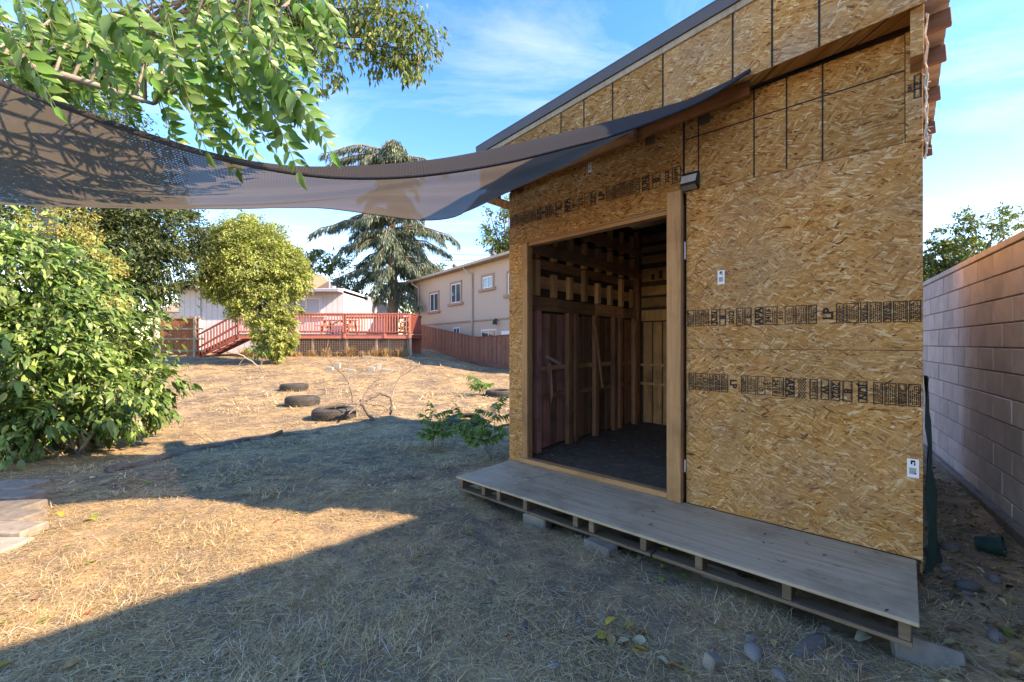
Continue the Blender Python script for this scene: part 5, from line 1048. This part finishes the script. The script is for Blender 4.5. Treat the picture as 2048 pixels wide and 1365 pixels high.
# brick steps at the left edge
st_ = empty('brick_steps', (-4.6, 3.5, 0), 0, label='old brick steps with a pale stone slab at the left edge of the yard', cat='steps')
rows = [(2.95, 3.17, -3.48, .03), (3.175, 3.38, -3.62, .06), (3.385, 3.6, -3.86, .07), (3.605, 3.82, -4.1, .075), (3.825, 4.05, -4.35, .08), (4.055, 4.35, -4.65, .085)]
for i, (y0, y1, xr, z1) in enumerate(rows):
    x1 = xr + 4.6; xs = [(x1 - .75, x1)] if i == 0 else [(x1 - .42, x1), (x1 - .85, x1 - .43), (x1 - 1.28, x1 - .86)]
    for a, b in xs: part_box('brick' if i else 'slab', M['slab'] if i == 0 else M['brick'], st_, a, b + .02 * random.random() - .02, y0 - 3.5, y1 - 3.5, -.1, z1 - .012 * random.random(), bevel=.014)
# green pot on its side by the wall
p_ = gp(1952, 1100); gpot = empty('plant_pot', (p_.x, p_.y, gz(p_.x, p_.y) + .05), label='dark green plastic pot lying on its side by the block wall', cat='pot'); gpot.rotation_euler = (R(80), 0, .6)
mb = MB(); mb.tube([(0, 0, 0), (0, 0, .12)], [.045, .06], 14, False); mb.tube([(0, 0, .12), (0, 0, .135)], [.068, .068], 14, False); mb.build('pot_body', M['teal'], gpot, True); mb = MB(); mb.tube([(0, 0, .06), (0, 0, .062)], .05, 12); mb.build('potting_soil', M['soil'], gpot)
# fallen leaves: each its own thing
lme = []
for i in range(4):
    r_ = np.random.default_rng(60 + i); Vt = LEAFB.copy(); Vt[:, 0] *= 1.5; Vt[:, 2] += .12 * np.sin(Vt[:, 1] * 3 + i) + .18 * np.abs(Vt[:, 0]) * (1 + i * .4)
    lme.append(Vt)
lcol = {'yellow': (.46, .36, .06), 'green': (.18, .27, .05), 'tan': (.46, .30, .13), 'cream': (.55, .50, .32), 'brown': (.22, .10, .04), 'red': (.42, .07, .04)}
lcache = {}
def fleaf(x, y, colr, s_, label, tilt=.3, lift=.012, grp=None):
    p_ = gp(x, y); k_ = (colr, random.randrange(4))
    if k_ not in lcache:
        me = arr_mesh('fallen_leaf', lme[k_[1]], LEAFB_F, np.tile([lcol[colr]], (len(LEAFB), 1)) * (1 + .1 * rng.normal(size=(len(LEAFB), 1))), True); me.materials.append(M['litter']); lcache[k_] = me
    o = link('fallen_leaf', lcache[k_], None, None, label=label, cat='leaf', group=grp or (colr + ' fallen leaves on the ground')); o.location = (p_.x, p_.y, gz(p_.x, p_.y) + lift); o.scale = (s_, s_, s_); o.rotation_euler = (random.uniform(-tilt, tilt), random.uniform(-tilt, tilt), random.random() * 6.28)
for x, y in ((1195, 1290), (1225, 1278), (1255, 1288), (1210, 1262), (1270, 1262), (1290, 1292), (1265, 1310), (1240, 1302), (1300, 1310), (1282, 1278), (1235, 1258), (1310, 1325), (1330, 1340)):
    fleaf(x + random.uniform(-5, 5), y, random.choice(['cream', 'tan', 'cream', 'yellow']), .075, 'curled dry leaf in the small heap on the straw', .7, .02, 'dry leaves heaped together on the straw')
for x, y, c, s_ in ((165, 1047, 'yellow', .09), (190, 1035, 'green', .08), (120, 1030, 'yellow', .08), (150, 1005, 'yellow', .07), (370, 980, 'green', .06), (270, 968, 'yellow', .06), (290, 970, 'green', .07), (175, 1135, 'green', .07), (140, 1097, 'green', .05), (75, 1255, 'green', .09), (30, 1330, 'yellow', .1), (10, 1255, 'green', .06), (520, 980, 'green', .06), (590, 1030, 'green', .04), (660, 1335, 'green', .06), (935, 1070, 'green', .06), (1325, 1160, 'green', .06), (1365, 1145, 'green', .06), (1335, 1110, 'yellow', .07), (1320, 1140, 'yellow', .06), (1300, 1125, 'tan', .06), (1345, 1130, 'tan', .06), (1280, 1115, 'tan', .05), (810, 1240, 'green', .05), (1360, 1343, 'yellow', .06), (1740, 1282, 'cream', .1), (1870, 1278, 'green', .05), (1630, 1225, 'tan', .07), (1435, 1262, 'tan', .06), (2010, 1265, 'green', .08), (1545, 1285, 'tan', .05), (1950, 1140, 'cream', .06), (1990, 1160, 'cream', .05), (710, 1270, 'tan', .06), (905, 1285, 'tan', .05), (840, 1115, 'tan', .05), (860, 1010, 'yellow', .06), (905, 1012, 'cream', .05), (975, 1008, 'brown', .06), (830, 960, 'tan', .06), (820, 985, 'green', .05), (735, 975, 'cream', .06), (720, 1000, 'tan', .05), (700, 985, 'green', .05), (1505, 1200, 'green', .05), (1540, 1195, 'green', .05), (1360, 1155, 'green', .05), (560, 1045, 'red', .04), (75, 1205, 'red', .05), (185, 1230, 'red', .04), (1010, 1280, 'red', .03), (1015, 1275, 'red', .03), (890, 1255, 'red', .03), (1520, 1245, 'red', .04), (240, 955, 'cream', .07), (180, 960, 'cream', .07), (150, 965, 'cream', .06), (15, 1060, 'cream', .06), (1340, 1090, 'brown', .07), (1585, 1230, 'tan', .06), (1435, 1180, 'tan', .05), (160, 1330, 'tan', .07)):
    p_ = gp(x, y); q_t, q_d, _ = Sinv(p_)
    where = 'beside the brick steps' if x < 215 and y < 1070 else 'on the sunlit strip of straw' if x < 300 else 'between the shed and the block wall' if q_t > 3.2 and x > 1840 else 'at the foot of the platform' if -1.35 < q_d < 0 and x < 1560 else 'beside the rocks below the platform end' if x > 1400 else 'on the shaded straw behind the sunlit strip' if y < 1060 else 'on the shaded foreground straw'
    fleaf(x, y, c, s_, {'yellow': 'yellow fallen leaf ', 'green': 'green fallen leaf ', 'tan': 'tan curled leaf ', 'cream': 'pale cream leaf ', 'brown': 'dark brown leaf ', 'red': 'small red leaf scrap '}[c] + where); continue
    fleaf(x, y, c, s_, {'yellow': 'yellow fallen leaf lying on the straw', 'green': 'green fallen leaf lying on the straw', 'tan': 'tan curled leaf lying on the straw', 'cream': 'pale cream leaf lying on the ground', 'brown': 'dark brown leaf at the platform edge', 'red': 'small red leaf scrap on the straw'}[c])

# ================================================================== STRAW
def bare(x, y):
    """1 where the dirt shows: in front of the platform and in random patches"""
    q_t = (x - SL.x) * U.x + (y - SL.y) * U.y; q_d = (x - SL.x) * Vv.x + (y - SL.y) * Vv.y
    inshed = (q_t > -.02) & (q_t < W) & (q_d > -.75) & (q_d < D + .1)
    strip = np.exp(-((q_d + 1.15) / .35) ** 2) * smooth(.2, .9, q_t) * (vnoise(x, y, 2.2, 6) > .33)
    patch = smooth(.60, .72, vnoise(x, y, 1.6, 7) * .6 + vnoise(x, y, 4.1, 8) * .4)
    side = smooth(3.25, 3.5, q_t) * .85
    return np.clip(np.maximum(np.maximum(strip * .93, patch * .8), side), 0, 1), inshed
def straw(name, n_, x0, x1, y0, y1, lmin, lmax, wd, lift, base, seg=True, power=1.0):
    Y = y0 + (y1 - y0) * rng.random(n_) ** power
    half = np.clip(Y * 1.55 + 1.2, 0, 40); X = rng.uniform(-1, 1, n_) * half; m_ = (X > x0) & (X < x1)
    X, Y = X[m_], Y[m_]; b_, ins = bare(X, Y); m_ = (rng.random(len(X)) > b_) & ~ins & (rng.random(len(X)) < .3 + .7 * smooth(.3, .62, vnoise(X, Y, 4.3, 11) * .6 + vnoise(X, Y, 11, 13) * .4))
    # keep out of the block wall and what lies beyond
    wl = (X - WL.x) * .826 - (Y - WL.y) * .563; m_ &= wl < -.06
    X, Y = X[m_], Y[m_]; n_ = len(X)
    an = vnoise(X, Y, 1.1, 9) * 9 + rng.normal(size=n_) * 1.7; ln_ = lmin + (lmax - lmin) * rng.random(n_) ** 2
    tuft = smooth(.55, .75, vnoise(X, Y, 2.7, 10)); el = np.abs(rng.normal(size=n_)) * (.09 + .28 * tuft)
    d_ = np.stack([np.cos(an) * np.cos(el), np.sin(an) * np.cos(el), np.sin(el)], -1); sd = np.stack([-np.sin(an), np.cos(an), 0 * an], -1) * (wd * (.6 + .8 * rng.random(n_)))[:, None]
    p0 = np.stack([X, Y, ground_z(X, Y) + rng.random(n_) ** 2 * lift], -1)
    p1 = p0 + d_ * ln_[:, None] * .5; bend = rng.normal(size=(n_, 1)) * .16; d2 = d_ + np.stack([-np.sin(an), np.cos(an), 0 * an], -1) * bend; d2[:, 2] -= .05 + .35 * np.sin(el); p2 = p1 + d2 * ln_[:, None] * .5
    g2 = ground_z(p2[:, 0], p2[:, 1]) + .002; p2[:, 2] = np.maximum(p2[:, 2], g2)
    V_ = np.stack([p0 - sd, p0 + sd, p1 - sd * .9, p1 + sd * .9, p2 - sd * .3, p2 + sd * .3], 1)
    tone = colvar(n_, base, .28, (base[0] * 1.3, base[1] * 1.35, base[2] * 1.6), .25); dk = rng.random(n_) < .28; tone[dk] *= .42; lt = rng.random(n_) < .08; tone[lt] = np.clip(tone[lt] * np.array([1.25, 1.4, 1.9]), 0, .8)
    F_ = (np.array([(0, 1, 3, 2), (2, 3, 5, 4)])[None] + (np.arange(n_) * 6)[:, None, None]).reshape(-1, 4)
    return link(name, arr_mesh(name, V_.reshape(-1, 3), F_, np.repeat(tone, 6, 0)), M['straw'], None, kind='stuff')
SB = (.655, .465, .235)
o = straw('dry_grass', 400000, -9, 4.5, 1.0, 4.2, .02, .13, .001, .018, SB); setp(o, 'mat of dry straw in the foreground', 'dry grass')
o = straw('dry_grass', 200000, -11, 4.5, 4.0, 9.5, .04, .16, .0026, .02, SB); setp(o, 'dry straw covering the middle of the yard', 'dry grass')
o = straw('dry_grass', 160000, -20, 4, 9.2, 23, .08, .26, .006, .035, SB); setp(o, 'dry straw on the slope below the deck', 'dry grass')
# tufts of dry weeds under the deck
def weed(x, y, h_, n_, label, spread=.25):
    b = np.array([x, y, gz(x, y)]); an = rng.random(n_) * 6.28; tl = rng.random(n_) * .8; d_ = np.stack([np.cos(an) * tl, np.sin(an) * tl, 1 + 0 * an], -1); d_ = nrm(d_)
    p0 = b + np.stack([rng.normal(size=n_) * spread * .4, rng.normal(size=n_) * .1, 0 * an], -1); l_ = h_ * (.4 + .7 * rng.random(n_)); sd = nrm(np.stack([-np.sin(an), np.cos(an), 0 * an], -1)) * .008
    p1 = p0 + d_ * l_[:, None] * .6; d2 = d_.copy(); d2[:, 2] -= .5; p2 = p1 + d2 * l_[:, None] * .5
    V_ = np.stack([p0 - sd, p0 + sd, p1 - sd, p1 + sd, p2 - sd * .4, p2 + sd * .4], 1); F_ = (np.array([(0, 1, 3, 2), (2, 3, 5, 4)])[None] + (np.arange(n_) * 6)[:, None, None]).reshape(-1, 4)
    o = link('dry_weeds', arr_mesh('dry_weeds', V_.reshape(-1, 3) - b, F_, np.repeat(colvar(n_, (.36, .23, .10), .25), 6, 0)), M['straw'], None, label=label, cat='weeds', group='dry weeds along the deck'); o.location = b
for x, y, h_ in ((-12.7, 20.5, 1.0), (-12.2, 20.3, .9), (-10.3, 20.6, .5), (-9.6, 20.6, .6), (-8.9, 20.55, .9), (-8.3, 20.6, .5), (-7.7, 20.5, 1.0), (-7.1, 20.6, .6), (-6.5, 20.6, .9), (-6.0, 20.5, .8), (-5.3, 20.6, .9), (-11.6, 20.3, .8)):
    weed(x, y, h_ * .62, 150, 'clump of dry brown weeds growing along the deck foot')

# leaf and twig crumbs lying on the platform and inside the doorway
def crumbs(name, n_, t0, t1, d0, d1, z_, base, label, lmax=.05):
    T = rng.uniform(t0, t1, n_); Dd = d0 + (d1 - d0) * rng.random(n_); m_ = (vnoise(T, Dd, 3, 12) > .45) | (rng.random(n_) < .35); T, Dd = T[m_], Dd[m_]; n_ = len(T)
    P = np.array([SL.x, SL.y, 0]) + T[:, None] * np.array(U)[None] + Dd[:, None] * np.array(Vv)[None]; P[:, 2] = z_ + .002 + rng.random(n_) * .004; an = rng.random(n_) * 6.28
    V_, F_, C_ = scatter(LEAF * np.array([.5, 1, .6]), LEAF_F, P, np.stack([np.cos(an), np.sin(an), .05 * rng.normal(size=n_)], -1), np.stack([.2 * rng.normal(size=n_), .2 * rng.normal(size=n_), 1 + 0 * an], -1), .008 + lmax * rng.random(n_) ** 3, colvar(n_, base, .4, (.5, .4, .22), .3))
    link(name, arr_mesh(name, V_, F_, C_), M['straw'], None, kind='stuff', label=label, cat='debris')
crumbs('leaf_crumbs', 420, .1, 3.2, -.76, -.04, .1800, (.22, .17, .11), 'crumbs of dry leaf scattered on the platform')
crumbs('leaf_crumbs', 650, .2, 2.6, .1, 2.8, .197, (.34, .26, .17), 'chips and straw scattered on the dark shed floor', .07)

# litter in the passage between the shed and the block wall
n_ = 2600; T = rng.uniform(3.32, 4.9, n_); Dd = rng.uniform(-1.4, 3.5, n_); P = np.array([SL.x, SL.y, 0]) + T[:, None] * np.array(U)[None] + Dd[:, None] * np.array(Vv)[None]
ok = ((P[:, 0] - WL.x) * .826 - (P[:, 1] - WL.y) * .563 < -.08) & (P[:, 1] > 1.0); P = P[ok]; n_ = len(P); P[:, 2] = ground_z(P[:, 0], P[:, 1]) + .004 + .02 * rng.random(n_); an = rng.random(n_) * 6.28
V_, F_, C_ = scatter(LEAFB * np.array([1.2, 1, 1.5]), LEAFB_F, P, np.stack([np.cos(an), np.sin(an), .3 * rng.normal(size=n_)], -1), np.stack([.5 * rng.normal(size=n_), .5 * rng.normal(size=n_), 1 + 0 * an], -1), .02 + .05 * rng.random(n_) ** 2, colvar(n_, (.26, .15, .06), .4, (.42, .32, .15), .3))
link('leaf_litter', arr_mesh('leaf_litter', V_, F_, C_, True), M['litter'], None, kind='stuff', label='brown leaf litter in the passage between shed and block wall', cat='leaf litter')
for i, (t_, d_, s_) in enumerate(((3.5, .3, .07), (3.62, .55, .05), (3.45, .9, .06), (3.75, .1, .045), (3.55, -.25, .05), (3.9, .6, .06))):
    q_ = S(t_, d_, 0); o = link('rubble', rm[i], None, None, label='broken rubble lump lying in the passage beside the shed', cat='rubble', group='rubble in the passage'); o.location = (q_.x, q_.y, gz(q_.x, q_.y) + s_ * .2); o.scale = (s_, s_, s_ * 1.2); o.rotation_euler = (0, 0, i)
